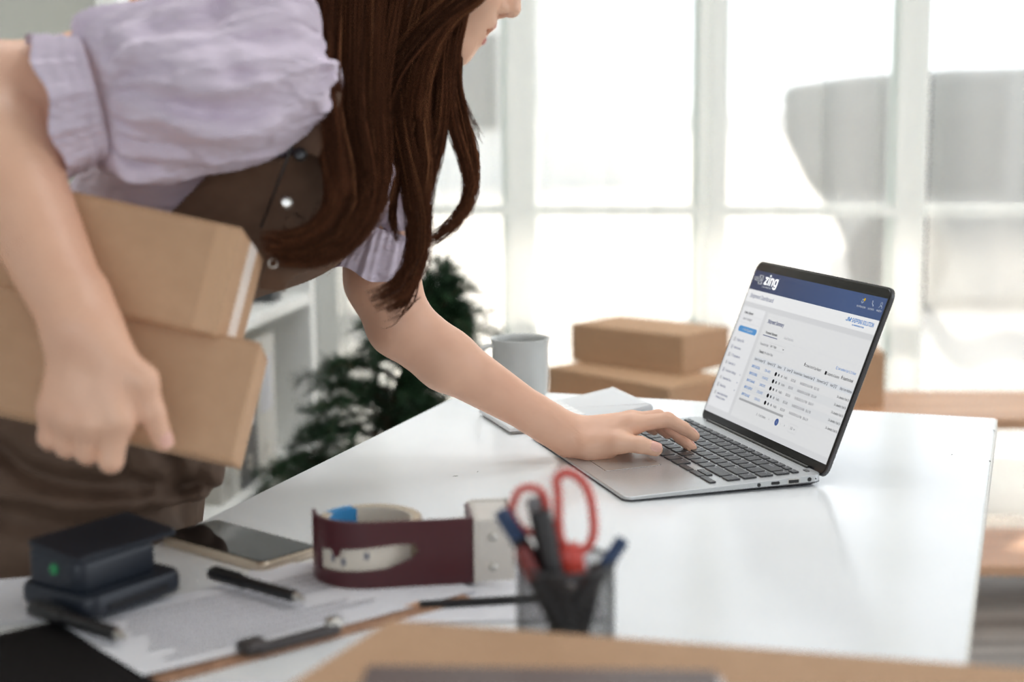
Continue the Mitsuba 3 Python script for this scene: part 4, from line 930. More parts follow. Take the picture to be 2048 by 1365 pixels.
def f_hand(p, wrist, cmc, chains, rw, palm):
    """chains: lists of (point, radius), thumb first; palm: radius of the palm's rays."""
    d = np.full(len(p), 9.0)
    for ch in chains[1:]:
        d = smin(d, d_cone(p, wrist + (ch[0][0] - wrist) * .12, ch[0][0], palm * 1.08, ch[0][1] * 1.08), .012)
    d = smin(d, d_cone(p, wrist, cmc, rw * .8, palm * 1.05), .014)
    d = smin(d, d_cone(p, cmc, chains[0][0][0], palm * 1.05, chains[0][0][1] * 1.12), .012)
    d = smin(d, d_cone(p, cmc, chains[1][0][0], palm, chains[1][0][1]), .010)
    fs = []
    for ch in chains:
        e = np.full(len(p), 9.0)
        for (a, ra), (b, rb) in zip(ch[:-1], ch[1:]): e = smin(e, d_cone(p, a, b, ra, rb), .003)
        fs.append(e)
    fd = fs[0]
    for e in fs[1:]: fd = np.minimum(fd, e)
    return smin(d, fd, .006)
# near hand (holds the boxes), seen from its back
def n_(px, py, d): return at(px, py, d)
near_ch = [
    [(n_(282, 762, 1.122), .0118), (n_(304, 826, 1.126), .0100), (n_(326, 884, 1.133), .0078)],
    [(n_(236, 838, 1.118), .0112), (n_(222, 922, 1.122), .0092), (n_(222, 926, 1.150), .0080), (n_(226, 902, 1.166), .0070)],
    [(n_(183, 845, 1.116), .0112), (n_(174, 904, 1.124), .0092), (n_(176, 910, 1.154), .0082), (n_(182, 888, 1.170), .0070)],
    [(n_(138, 836, 1.118), .0106), (n_(133, 893, 1.126), .0088), (n_(136, 898, 1.154), .0078), (n_(142, 878, 1.168), .0068)],
    [(n_(103, 815, 1.122), .0098), (n_(97, 876, 1.128), .0080), (n_(100, 884, 1.150), .0070), (n_(106, 866, 1.164), .0062)]]
near_cmc = n_(212, 706, 1.124)
def f_arm1(p):
    m1 = S1 + (E1 - S1) * .55
    d = smin(d_cone(p, S1, m1, .050, .047), d_cone(p, m1, E1, .047, .041), .02)
    m2 = E1 + (W1 - E1) * .28
    d = smin(d, smin(d_cone(p, E1, m2, .042, .0425), d_cone(p, m2, W1, .0425, .0265), .02), .02)
    d = smin(d, d_cone(p, W1 + (E1 - W1) * .10 + RT * .006, W1 + RT * .004, .026, .025), .01)
    return smin(d, f_hand(p, W1, near_cmc, near_ch, .025, .0150), .016)
# far hand (types)
far_ch = [
    [(on_w(1236, 886, .150), .0110), (on_w(1280, 890, .136), .0094), (on_w(1311, 899, .132), .0080)],
    [(on_w(1264, 850, .160), .0098), (on_w(1335, 840, .150), .0084), (on_w(1367, 857, .146), .0072), (on_w(1389, 873, .144), .0060)],
    [(on_w(1262, 843, .180), .0098), (on_w(1316, 835, .176), .0086), (on_w(1360, 874, .166), .0072), (on_w(1383, 897, .160), .0062)],
    [(on_w(1258, 843, .200), .0094), (on_w(1306, 842, .200), .0082), (on_w(1326, 858, .198), .0070), (on_w(1335, 868, .196), .0062)],
    [(on_w(1250, 847, .218), .0088), (on_w(1288, 846, .222), .0074), (on_w(1302, 856, .222), .0064), (on_w(1308, 862, .222), .0056)]]
far_cmc = on_w(1180, 894, .172)
def f_arm2(p):
    m0 = at(764, 560, 1.638)
    d = smin(d_cone(p, S2, m0, .046, .0405), d_cone(p, m0, E2, .0405, .0365), .01)
    m2 = at(893, 721, float((E2 - EYE) @ FW) * .7 + float((W2 - EYE) @ FW) * .3)
    d = smin(d, d_cone(p, E2, m2, .0365, .0335), .008)
    d = smin(d, d_cone(p, m2, W2 + (m2 - W2) * .14, .0335, .0200), .012)
    d = smin(d, d_cone(p, W2 + (m2 - W2) * .3 + FW * .012, W2 + FW * .012, .0205, .0185), .015)
    d = smin(d, d_cone(p, W2 + (m2 - W2) * .16, W2, .0200, .0185), .012)
    h = f_hand(p, W2, far_cmc, far_ch, .019, .0125)
    h = smin(h, d_cone(p, on_w(1172, 902, .190), on_w(1215, 896, .172), .0125, .0125), .014)
    h = smin(h, d_cone(p, W2 + FW * .006, on_w(1262, 847, .178), .019, .010), .012)
    h = smin(h, d_cone(p, on_w(1180, 902, .215), on_w(1245, 872, .218), .012, .010), .014)
    return smin(d, h, .014)

def bounds(pts, m): pts = np.asarray(pts); return pts.min(0) - m, pts.max(0) + m
def skin_fn(p, n, uv):
    a = tfbm(p.x * 40, p.y * 40, p.z * 40, 3); b = tnoise(p.x * 13, p.y * 13, p.z * 13)
    return mix(lin(230, 186, 158), lin(216, 164, 137), dr.clip(.55 * a + .55 * b - .1, 0, 1))
mat('mat_skin', mikit.proc(skin_fn),   .42, .5, bump=lambda p, n, uv: tfbm(p.x * 700, p.y * 700, p.z * 700, 2), bscale=.00012, beps=4e-4)
person = thing('person', 'woman with long auburn hair, lavender puff sleeve blouse and brown apron reaching to the laptop', 'person')
pts1 = [S1, E1, W1] + [q[0] for c in near_ch for q in c]; pts2 = [S2, E2, W2] + [q[0] for c in far_ch for q in c]
hb = bounds([hd(-.18, .22, .08), hd(.03, -.03, -.08), NECK, hd(-.1, .0)], .04)
tb_ = bounds([CHEST + sp * .2, HIP - sh * .1, S1, S2, WAIST], .17)
lb_ = bounds([HIP, AN1, AN2], .13)
body = [surf(f_arm1, *bounds(pts1, .06), .0030), surf(f_arm2, *bounds(pts2, .06), .0022), surf(f_head, *hb, .0030),
        surf(lambda p: smin(smin(f_trunk(p), f_hips(p), .05), f_legs(p), .03), np.minimum(tb_[0], lb_[0]), np.maximum(tb_[1], lb_[1]), .009)]
obj('body', cat(body), 'mat_skin', person, smooth=True)
# nails, lips, teeth, eyes
mat('mat_nail', lin(226, 176, 160), .22, .6); mat('mat_lip', lin(196, 122, 112), .35, .5); mat('mat_teeth', lin(236, 230, 218), .25, .5); mat('mat_eye', lin(30, 22, 18), .2, .5)
def nail(a, b, r, nrm, w=.72, L=.011):
    x = unit(b - a); n = unit(nrm - x * (nrm @ x)); y = np.cross(n, x)
    g = np.linspace(-1, 1, 9); loops = []
    for t in np.linspace(0, 1, 7):
        ww = w * (1 - .45 * max(0, t - .6) ** 2 * 6) * (1 - .25 * max(0, .2 - t) * 5)
        th = g * ww; c = b + x * (-.0075 + L * t) + n * .0007
        o = np.concatenate([np.stack([np.sin(th) * (r + .0004), np.cos(th) * (r + .0004) - .0012 * t * t], 1), np.stack([np.sin(th[::-1]) * (r - .0006), np.cos(th[::-1]) * (r - .0006) - .0012 * t * t], 1)])
        loops.append(c + np.outer(o[:, 0], y) + np.outer(o[:, 1], n))
    return loft(loops)
up_ = UP
obj('thumb_nail', nail(far_ch[0][1][0], far_ch[0][2][0], .0078, unit(UP * .55 - FW * .8 + RT * .1), .95, .0125), 'mat_nail', person, smooth=40)
for ch in far_ch[1:4]: obj('finger_nail', nail(ch[2][0], ch[3][0], ch[3][1], unit(UP * .6 + RT * .9 + FW * .1), .7, .0085), 'mat_nail', person, smooth=40)
obj('thumb_nail', nail(near_ch[0][1][0], near_ch[0][2][0], .0077, unit(RT * .75 - FW * .6 + UP * .1), .9, .0115), 'mat_nail', person, smooth=40)
def lipf(p):
    up1 = np.minimum(d_cone(p, hd(-.0002, .0370, .003), hd(-.0088, .0352, .017), .0050, .0036), d_cone(p, hd(-.0002, .0370, -.003), hd(-.0088, .0352, -.017), .0050, .0036))
    lo1 = np.minimum(d_cone(p, hd(-.0024, .0187, .002), hd(-.0122, .0236, .017), .0059, .0038), d_cone(p, hd(-.0024, .0187, -.002), hd(-.0122, .0236, -.017), .0059, .0038))
    d = np.minimum(up1, lo1) - .0010
    gap = np.minimum(d_cone(p, hd(.004, .0278, 0), hd(-.016, .0315, .023), .0044, .0012), d_cone(p, hd(.004, .0278, 0), hd(-.016, .0315, -.023), .0044, .0012))
    return smax(d, -gap, .002)
obj('lips', surf(lipf, *bounds([hd(.003, .04), hd(-.02, .015, .025), hd(-.02, .02, -.025)], .008), .0012), 'mat_lip', person, smooth=True)
obj('teeth', surf(lambda p: smax(d_ell(p, hd(-.0175, .0295), HAXS, [.0125, .0165, .0085]), -np.full(len(p), .1), .001), *bounds([hd(-.0175, .0295)], .022), .0015), 'mat_teeth', person, smooth=True)

def on_face(u, s):
    f = np.linspace(.03, -.09, 241); L = np.array([hd(x, u, s) for x in f]); i = np.nonzero(f_head(L) < 0)[0]
    return L[i[0]] if len(i) else hd(-.03, u, s)
mat('mat_brow', lin(62, 42, 34), .6, .3)
for s in (-1, 1):
    obj('eyebrow', tube(spline([on_face(u, s * x) for u, x in ((.1165, .013), (.1200, .026), (.1185, .038), (.1140, .047))], 16), np.interp(np.linspace(0, 1, 16), [0, .4, 1], [.0016, .0022, .0006]), 8), 'mat_brow', person, smooth=True)
    obj('eyelashes', tube(spline([on_face(u, s * x) for u, x in ((.0955, .015), (.0930, .025), (.0935, .035), (.0965, .044))], 16), np.interp(np.linspace(0, 1, 16), [0, .5, 1], [.0006, .0014, .0009]), 6), 'mat_brow', person, smooth=True)

# ------------------------------------------------------------------ blouse
def cloth_bump(p, n, uv):
    a = tnoise(p.x * 85, p.y * 85, p.z * 230 + p.x * 40); b = tnoise(p.x * 320, p.y * 320, p.z * 800)
    return a * .8 + b * .25
def cloth_col(p, n, uv): return mix(lin(212, 200, 214), lin(200, 187, 202), tfbm(p.x * 60, p.y * 60, p.z * 160, 3))
mat('mat_blouse', mikit.proc(cloth_col), .8, .2, bump=cloth_bump, bscale=.0042, beps=8e-4, sheen=.3)
blouse = 'person__blouse'
def fold(p, curves, axes_d=None):
    d = np.zeros(len(p))
    sq_ = lambda q: q - FW * (q @ FW)[:, None] * .7          # looser in depth: the cloth follows the fold line
    p = sq_(p)
    for pts, depth, wd in curves:
        pts = sq_(spline(pts, 14)); r = d_poly(p, pts); d += depth * np.exp(-.5 * (r / wd) ** 2)
    return d
def laid(f, curves, sink=.006):
    """The fold lines laid onto the surface f = 0: each point slides in depth until it meets the cloth."""
    out = []
    for pts, depth, wd in curves:
        q = []
        for P in pts:
            r = unit(P - EYE); t = np.linalg.norm(P - EYE) + np.linspace(-.10, .14, 121); L = EYE + r * t[:, None]; ins = np.nonzero(f(L) < 0)[0]
            q.append(L[ins[0]] + r * sink if len(ins) else P)
        out.append((q, depth, wd))
    return out
def nz(p, s, seed): return meshkit.noise(p * np.asarray(s), seed) - .5
def f_blouse(p):
    d = f_trunk(p, .012)
    q = p @ BAX.T
    d = d + .010 * nz(q, [18, 18, 7], 2) + .004 * nz(q, [60, 60, 12], 5)
    d = smax(d, -((p - (WAIST - sp * .09)) @ sp), .01)                       # ends at the waist
    return smax(d, -d_ell(p, NECK + sp * .02, BAX, [.085, .085, .07]), .01)
bo = bounds([CHEST + sp * .17 + fb * .1, WAIST - sp * .1 - fb * .12, S1, S2], .10)
obj('blouse', surf(f_blouse, *bo, .0045), 'mat_blouse', person, smooth=True)
# near puff sleeve
P0s, P1s = at(182, 196, 1.215), at(640, 130, 1.33)
sax = unit(P1s - P0s); SLX = np.array([sax, unit(np.cross(UP, sax)), np.cross(sax, unit(np.cross(UP, sax)))])
def dn(px, py): return at(px, py, 1.135)
near_folds = [([at(216, 186, 1.155), at(285, 190, 1.145), at(360, 206, 1.14), at(445, 213, 1.142), at(530, 195, 1.155), at(600, 172, 1.17), at(640, 150, 1.22)], .022, .0062),
              ([at(240, 252, 1.155), at(310, 278, 1.15), at(390, 296, 1.15), at(470, 300, 1.158), at(545, 282, 1.18), at(620, 235, 1.215)], .019, .0062),
              ([at(222, 166, 1.15), at(290, 168, 1.14), at(365, 184, 1.135), at(445, 190, 1.137), at(530, 172, 1.15)], -.011, .0075), ([at(250, 232, 1.15), at(315, 256, 1.145), at(392, 274, 1.145), at(470, 278, 1.155), at(545, 260, 1.175)], -.010, .0075),
              ([at(226, 222, 1.125), at(268, 232, 1.115), at(320, 252, 1.115)], .016, .0052),
              ([at(214, 140, 1.13), at(270, 152, 1.115), at(330, 148, 1.115)], .014, .006),
              ([at(205, 100, 1.14), at(262, 112, 1.125), at(350, 96, 1.125), at(450, 110, 1.13)], .009, .007),
              ([at(235, 290, 1.15), at(300, 322, 1.15), at(380, 335, 1.16)], .010, .006),
              ([at(420, 60, 1.14), at(520, 80, 1.15), at(620, 60, 1.2)], .010, .009),
              ([at(470, 150, 1.12), at(560, 140, 1.14), at(640, 105, 1.2)], .010, .006),
              ([at(300, 60, 1.15), at(370, 50, 1.15), at(430, 20, 1.16)], .011, .008)]
near_laid = []
def f_sleeve1(p):
    d = d_ell(p, at(400, 172, 1.245), SLX, [.100, .098, .073])
    d = smin(d, d_ell(p, at(510, 112, 1.28), SLX, [.056, .082, .075]), .04)
    d = smin(d, d_ell(p, at(270, 192, 1.225), SLX, [.052, .070, .066]), .03)
    d = smin(d, d_cone(p, P0s - sax * .004, at(260, 190, 1.225), .049, .056), .02)
    q = (p - P0s) @ SLX.T; t = q[:, 0]; ang = np.arctan2(q[:, 1], q[:, 2])
    g = np.exp(-np.clip(t, 0, 1) / .05)
    d = d - .0040 * g * np.sin(ang * 19 + 2 * np.sin(3 * ang)) * np.clip(t / .012 + .6, 0, 1)
    w = np.stack([t * 9, np.cos(ang) * 3.2 + t * 3, np.sin(ang) * 3.2], 1)
    d = d + .016 * (meshkit.noise(w, 4) - .5) + .010 * (meshkit.noise(np.stack([t * 16, np.cos(ang) * 10, np.sin(ang) * 10], 1), 7) - .5) + .003 * (meshkit.noise(np.stack([t * 30, np.cos(ang) * 34, np.sin(ang) * 34], 1), 17) - .5)
    if near_laid: d = d + fold(p, near_laid)
    return smax(d, -(t + .002), .004)
near_laid = laid(f_sleeve1, near_folds)
sb = bounds([at(150, 160, 1.22), at(650, 120, 1.3), at(420, -40, 1.25), at(400, 380, 1.25), at(400, 200, 1.12)], .05)
obj('sleeve', surf(f_sleeve1, *sb, .0028, wide=2.4), 'mat_blouse', blouse, smooth=True)
def cuff(A, B, ra, rb, n_w, amp, seed, flat=(1, 1), tilt=None, upv=None):
    """Ruffle from the gathered line A to the open hem B."""
    ax = unit(B - A); x = unit(np.cross(ax, FW)); y = np.cross(ax, x); nu, nv = 220, 18; loops = []
    rng = np.random.default_rng(seed); ph = rng.uniform(0, 6.28, 4)
    a = np.arange(nu) * 2 * np.pi / nu
    def ringat(t, off):
        r = ra + (rb - ra) * t ** .8
        wv = np.sin(a * n_w + ph[0] + .8 * np.sin(2 * a + ph[1])) * .6 + .4 * np.sin(a * (n_w // 2) + ph[2]) + .25 * np.sin(a * n_w * 2.0 + ph[3])
        fine = np.sin(a * 46 + 3 * np.sin(a * 3)) * .0011 * (1 - .6 * t)
        r = r + amp * (.25 + .75 * t) * wv + fine + off + .0016 * np.sin(t * 22) * (1 - t)
        tl = np.zeros(nu) if tilt is None else tilt * t * (np.cos(a))
        c = A + (B - A) * t
        return c + np.outer(r * np.cos(a) * flat[0], x) + np.outer(r * np.sin(a) * flat[1], y) + np.outer(.0035 * t * np.sin(a * (n_w // 2) + ph[1]) + tl, ax)
    for t in np.linspace(0, 1, nv): loops.append(ringat(t, 0))
    for t in np.linspace(1, 0, nv): loops.append(ringat(t, -.0012))
    return loft(loops + [loops[0]], False)
obj('cuff', cuff(at(192, 196, 1.215), at(94, 216, 1.205), .0485, .0590, 13, .0034, 2, tilt=.0), 'mat_blouse', blouse, smooth=True)
# far sleeve
Q0, Q1 = S2, at(752, 462, 1.636)
far_folds = [([at(740, 300, 1.57), at(760, 380, 1.565), at(755, 450, 1.58)], .006, .006), ([at(800, 330, 1.6), at(790, 400, 1.59), at(775, 455, 1.6)], .005, .005), ([at(710, 380, 1.58), at(715, 440, 1.59)], .005, .006)]
far_laid = []
def f_sleeve2(p):
    ax = unit(Q1 - Q0); L = np.linalg.norm(Q1 - Q0)
    d = d_ell(p, Q0 + (Q1 - Q0) * .50, np.array([unit(np.cross(FW, ax)), unit(np.cross(ax, np.cross(FW, ax))), ax]), [.062, .066, .086])
    d = smin(d, d_cone(p, Q0, Q0 + (Q1 - Q0) * .9, .056, .052), .03)
    q = p - Q0; t = q @ ax / L; x = unit(np.cross(ax, FW)); y = np.cross(ax, x); ang = np.arctan2(q @ y, q @ x)
    d = d - .0035 * np.exp(-np.clip(1 - t, 0, 2) * L / .035) * np.sin(ang * 17)
    d = d + .010 * (meshkit.noise(np.stack([t * 3, np.cos(ang) * 4, np.sin(ang) * 4], 1), 14) - .5)
    if far_laid: d = d + fold(p, far_laid)
    return smax(d, (q @ ax) - L, .004)
far_laid = laid(f_sleeve2, far_folds)
obj('sleeve', surf(f_sleeve2, *bounds([Q0, Q1], .10), .0030, wide=2.0), 'mat_blouse', blouse, smooth=True)
ce = Q1 - unit(Q1 - Q0) * .004
obj('cuff', cuff(ce, at(724, 548, 1.638), .052, .0640, 15, .0034, 5), 'mat_blouse', blouse, smooth=True)

# ------------------------------------------------------------------ apron, trousers, shoes
def brown_fn(p, n, uv): return mix(lin(112, 88, 72), lin(92, 70, 56), tfbm(p.x * 50, p.y * 50, p.z * 50, 3))
mat('mat_apron', mikit.proc(brown_fn), .75, .2, bump=lambda p, n, uv: tnoise(p.x * 900, p.y * 900, p.z * 900), bscale=.0003, beps=4e-4, sheen=.2)
def dark_fn(p, n, uv): return mix(lin(104, 84, 70), lin(84, 66, 54), tfbm(p.x * 40, p.y * 40, p.z * 40, 3))
mat('mat_trousers', mikit.proc(dark_fn), .7, .25, sheen=.2)
apron = 'person__apron'
def f_apron(p):
    d = f_trunk(p, .0235) + .004 * nz(p @ BAX.T, [22, 22, 9], 31)
    d = np.abs(d + .001) - .0022
    q = (p - CHEST) @ BAX.T
    d = smax(d, .07 - np.linalg.norm(p - S1, axis=1), .01); d = smax(d, .07 - np.linalg.norm(p - S2, axis=1), .01)
    d = smax(d, .030 - q[:, 0] + .10 * np.maximum(q[:, 2] - .02, 0), .003)      # front of the trunk only
    d = smax(d, q[:, 2] - .112, .004)
    return smax(d, -((p - (WAIST - sp * .13)) @ sp), .004)
obj('apron', surf(f_apron, *bounds([CHEST + sp * .2 + fb * .13, WAIST - sp * .15 - fb * .02, CHEST + FW * .17, CHEST - FW * .17], .06), .0030), 'mat_apron', person, smooth=True)
def ribbon(pts, wd, th, ndir):
    c = spline(pts, 30); loops = []
    for i in range(30):
        t = unit(c[min(i + 1, 29)] - c[max(i - 1, 0)]); s = unit(np.cross(t, ndir)); n = np.cross(s, t)
        loops.append(np.array([c[i] + s * a * wd / 2 + n * b * th / 2 for a, b in ((-1, -1), (1, -1), (1, 1), (-1, 1))]))
    return loft(loops)
obj('strap', ribbon([at(648, 185, 1.31), at(640, 215, 1.303), at(624, 255, 1.30), at(604, 302, 1.297)], .030, .003, -FW), 'mat_apron', apron, smooth=30)
obj('strap', ribbon([at(655, 470, 1.33), at(600, 520, 1.31), at(556, 548, 1.30), at(545, 580, 1.30)], .022, .003, -FW), 'mat_apron', apron, smooth=30)
mat('mat_button', lin(22, 18, 17), .2, .5)
def button(px, py, d, r, m, name='button'):
    return obj(name, frame(lathe([[.0004, .0035], [r * .5, .0036], [r * .85, .0032], [r, .002], [r, 0], [.0004, 0]], 24), at(px, py, d), unit(RT), unit(np.cross(-FW, RT)), -FW), m, apron, smooth=50)
button(600, 309, 1.288, .0062, 'mat_button'); button(573, 406, 1.298, .0058, 'mat_metal', 'snap')
obj('seam', tube(spline([at(592, 268, 1.285), at(566, 340, 1.287), at(543, 400, 1.295), at(522, 455, 1.305)], 16), .0012, 6), 'mat_button', apron, smooth=True)
obj('eyelet', frame(tube(np.stack([.0038 * np.cos(ra), .0038 * np.sin(ra), 0 * ra], 1), .0013, 8, closed=True), at(546, 527, 1.297), RT, UP, -FW), 'mat_metal', apron, smooth=True)
tr_f = [([at(0, 905, 1.34), at(90, 960, 1.335), at(220, 975, 1.335), at(330, 960, 1.35)], .022, .008), ([at(250, 930, 1.34), at(300, 985, 1.34), at(380, 975, 1.36)], .022, .007), ([at(330, 900, 1.36), at(350, 940, 1.36), at(345, 985, 1.37)], .010, .006),
        ([at(0, 1030, 1.34), at(120, 1060, 1.335), at(260, 1050, 1.34), at(360, 1020, 1.37)], .018, .010), ([at(395, 915, 1.42), at(415, 970, 1.42), at(440, 1010, 1.43)], .016, .006), ([at(60, 1010, 1.335), at(140, 1110, 1.34), at(180, 1180, 1.35)], .008, .010),
        ([at(245, 905, 1.34), at(290, 965, 1.34), at(345, 996, 1.35), at(400, 985, 1.37)], -.013, .0055), ([at(290, 892, 1.35), at(322, 945, 1.35), at(340, 975, 1.36)], -.012, .005), ([at(345, 890, 1.38), at(392, 922, 1.40), at(424, 972, 1.42), at(438, 1005, 1.43)], -.010, .006),
        ([at(0, 985, 1.34), at(110, 1000, 1.335), at(230, 1004, 1.335), at(330, 990, 1.35)], -.010, .007), ([at(200, 1090, 1.34), at(280, 1050, 1.34), at(340, 1010, 1.36)], -.008, .007)]
tr_laid = []
def f_trousers(p):
    d = smin(f_hips(p, .022), f_legs(p, .020), .05)
    d = smin(d, d_ell(p, WAIST - sp * .07, BAX, [.105, .13, .09]), .05)
    # the cloth gathered in front of the hip
    d = smin(d, d_cone(p, at(245, 915, 1.40), at(385, 925, 1.44), .055, .030), .03)
    d = smin(d, d_cone(p, at(320, 880, 1.40), at(400, 950, 1.44), .020, .022), .02)
    d = d + .014 * nz(p, [12, 12, 9], 41) + .004 * nz(p, [45, 45, 30], 42)
    if tr_laid: d = d + fold(p, tr_laid)
    return smax(d, .035 - p[:, 2], .005)
tr_laid = laid(f_trousers, tr_f)
obj('trousers', surf(f_trousers, *bounds([HIP + sh * .25, AN1 - [0, 0, .06], AN2 - [0, 0, .06], HIP + fh * .12, at(440, 1000, 1.45)], .20), .0050, wide=2.0), 'mat_trousers', person, smooth=True)
for a in (AN1, AN2):
    def fs_(p, a=a):
        toe = a + np.array([.13, .01, -.055]); heel = a + np.array([-.035, 0, -.055])
        return smax(smin(d_cone(p, heel, toe, .032, .036), d_cone(p, a - Z3 * .02, a - Z3 * .05, .036, .034), .03), .002 - p[:, 2], .004)
    obj('shoe', surf(fs_, *bounds([a + np.array([.17, .05, -.09]), a - np.array([.08, .05, 0])], .03), .005), 'mat_white', person, smooth=True)

# ------------------------------------------------------------------ the two boxes under the arm
mat('mat_tape', lin(226, 214, 204), .3, .5); mat('mat_tape_clear', lin(196, 158, 124), .22, .5)
def held(label, TR, d0, ex_i, ez_c, size, tape):
    L, H, Wd = size; ex = unit(V3(*ex_i)); ez = V3(*ez_c); ez = unit(ez - ex * (ez @ ex)); ey = np.cross(ez, ex)
    if ey @ UP > 0: ey = -ey
    o = at(*TR, d0); key = thing('cardboard_box', label, 'box')
    F = lambda m: frame(m, o, ex, ey, ez)
    obj('body', F(rbox(np.array([0, .0015, 0]), np.array([L, H - .0015, Wd]), .0016)), 'mat_card', key)
    obj('flap', F(rbox(np.array([0, 0, 0]), np.array([L, .0025, Wd / 2 - .0006]), .001)), 'mat_card', key)
    obj('flap', F(rbox(np.array([0, 0, Wd / 2 + .0006]), np.array([L, .0025, Wd]), .001)), 'mat_card', key)
    obj('bottom_flap', F(rbox(np.array([0, H - .0025, 0]), np.array([L, H, Wd]), .001)), 'mat_card', key)
    if tape:
        obj('tape', F(rbox(np.array([-.0006, .001, Wd * .38]), np.array([.0004, H - .001, Wd * .66]), .0002)), 'mat_tape', key)
        obj('tape', F(rbox(np.array([.002, .002, -.0005]), np.array([.020, H - .002, .0004]), .0002)), 'mat_tape_clear', key)
    return ex, ey, ez, o
held('cardboard box with a white tape strip, upper one of the two under the arm', (485, 456), 1.185, (-.977, .02, .213), (.02, .98, -.17), (.34, .090, .115), True)
held('plain cardboard box, lower one of the two held under the arm of the woman', (522, 686), 1.187, (-.972, -.075, .222), (-.09, .985, -.14), (.33, .0985, .105), False)
# ------------------------------------------------------------------ hair: locks of strands along guide curves
scene['mat_hair'] = {'type': 'principledthin', 'base_color': {'type': 'mesh_attribute', 'name': 'vertex_color'}, 'roughness': .30, 'spec_trans': 0.0, 'diff_trans': .9, 'eta': 1.6}
HAIR_A, HAIR_B, HAIR_C = np.array(lin(64, 41, 32)), np.array(lin(126, 80, 56)), np.array(lin(192, 134, 94))
mat('mat_hair_core', lin(98, 62, 46), .45, .4)
hrng = np.random.default_rng(11)
def strands(guide, w0, w1, n, r=.00042, curl=.004, depth=.7, seg=20, spread_end=1.0, fade=.25):
    """guide (k, 3); w0, w1 half-widths at the root and the end."""
    g = spline(guide, seg); t = np.linspace(0, 1, seg)
    tg = np.gradient(g, axis=0); tg /= np.linalg.norm(tg, axis=1, keepdims=True)
    side = np.cross(tg, FW); side /= np.linalg.norm(side, axis=1, keepdims=True); fr = np.cross(side, tg)
    out_v, out_f, out_c, base = [], [], [], 0; lock_t = hrng.random()
    wd = w0 + (w1 - w0) * t; wd = wd * (1 - .35 * np.sin(np.pi * np.clip(t * 1.2 - .2, 0, 1)) ** 2)
    k = 3
    for _ in range(n):
        rr = math.sqrt(hrng.random()); th = hrng.uniform(0, 2 * np.pi); a, b = rr * math.cos(th), rr * math.sin(th) * depth
        ph = hrng.uniform(0, 6.28); fq = hrng.uniform(1.0, 2.2); cu = curl * hrng.uniform(.2, 1)
        ln = 1 - fade * hrng.random() ** 2; tt = t * ln; idx = tt * (seg - 1); i0 = np.minimum(idx.astype(int), seg - 2); fx_ = (idx - i0)[:, None]
        lerp = lambda q: q[i0] * (1 - fx_) + q[i0 + 1] * fx_
        W = np.interp(tt, t, wd)[:, None]
        jit = (hrng.normal(0, .0012, 3))
        P = lerp(g) + lerp(side) * (a * W + (cu * np.sin(fq * 6.28 * tt + ph) * tt)[:, None]) + lerp(fr) * (b * W + (cu * np.cos(fq * 6.28 * tt + ph) * tt)[:, None]) + jit * tt[:, None]
        R = np.minimum(1, .15 + t * 6) * r * hrng.uniform(.7, 1.35) * (1 - .75 * np.clip((t - .6) / .4, 0, 1) ** 1.5)
        T_ = np.gradient(P, axis=0); T_ /= np.linalg.norm(T_, axis=1, keepdims=True); s_ = np.cross(T_, FW); s_ /= np.linalg.norm(s_, axis=1, keepdims=True); f_ = np.cross(s_, T_)
        V = np.stack([P + (s_ * math.cos(q) + f_ * math.sin(q)) * R[:, None] for q in (0.5, 2.6, 4.7)], 1).reshape(-1, 3)
        i = np.arange(seg - 1)[:, None] * k; F = []
        for j in range(k):
            q0, q1 = j, (j + 1) % k; F += [np.concatenate([i + q0, i + q1, i + q1 + k], 1), np.concatenate([i + q0, i + q1 + k, i + q0 + k], 1)]
        c_ = hrng.random() ** 1.5; cm_ = HAIR_A + (HAIR_B - HAIR_A) * min(1, .75 * c_ + .35 * lock_t); cm_ = cm_ + (HAIR_C - cm_) * (.6 if hrng.random() < .08 else 0)
        out_c.append(np.tile(cm_, (len(V), 1))); out_v.append(V); out_f.append(np.vstack(F) + base); base += len(V)
    m = tri(np.vstack(out_v), np.vstack(out_f)); m.hair_c = np.vstack(out_c); return m
def core(guide, w0, w1, depth=.7):
    g = spline(guide, 20); tg = np.gradient(g, axis=0); tg /= np.linalg.norm(tg, axis=1, keepdims=True); loops = []
    for i in range(20):
        t = i / 19; s = unit(np.cross(tg[i], FW)); f = np.cross(s, tg[i]); w = (w0 + (w1 - w0) * t) * .62 * (1 - .35 * math.sin(math.pi * min(max(t * 1.2 - .2, 0), 1)) ** 2) * (1 - max(0, t - .55) / .45 * .97)
        a = np.arange(12) * 2 * np.pi / 12; loops.append(g[i] + np.outer(np.cos(a) * w, s) + np.outer(np.sin(a) * w * depth, f))
    return loft(loops)
def G(d, *pts):
    """Guide: points (px, py) at a depth that runs from d[0] to d[1]."""
    n = len(pts); return np.array([at(x, y, d[0] + (d[1] - d[0]) * i / (n - 1)) for i, (x, y) in enumerate(pts)])
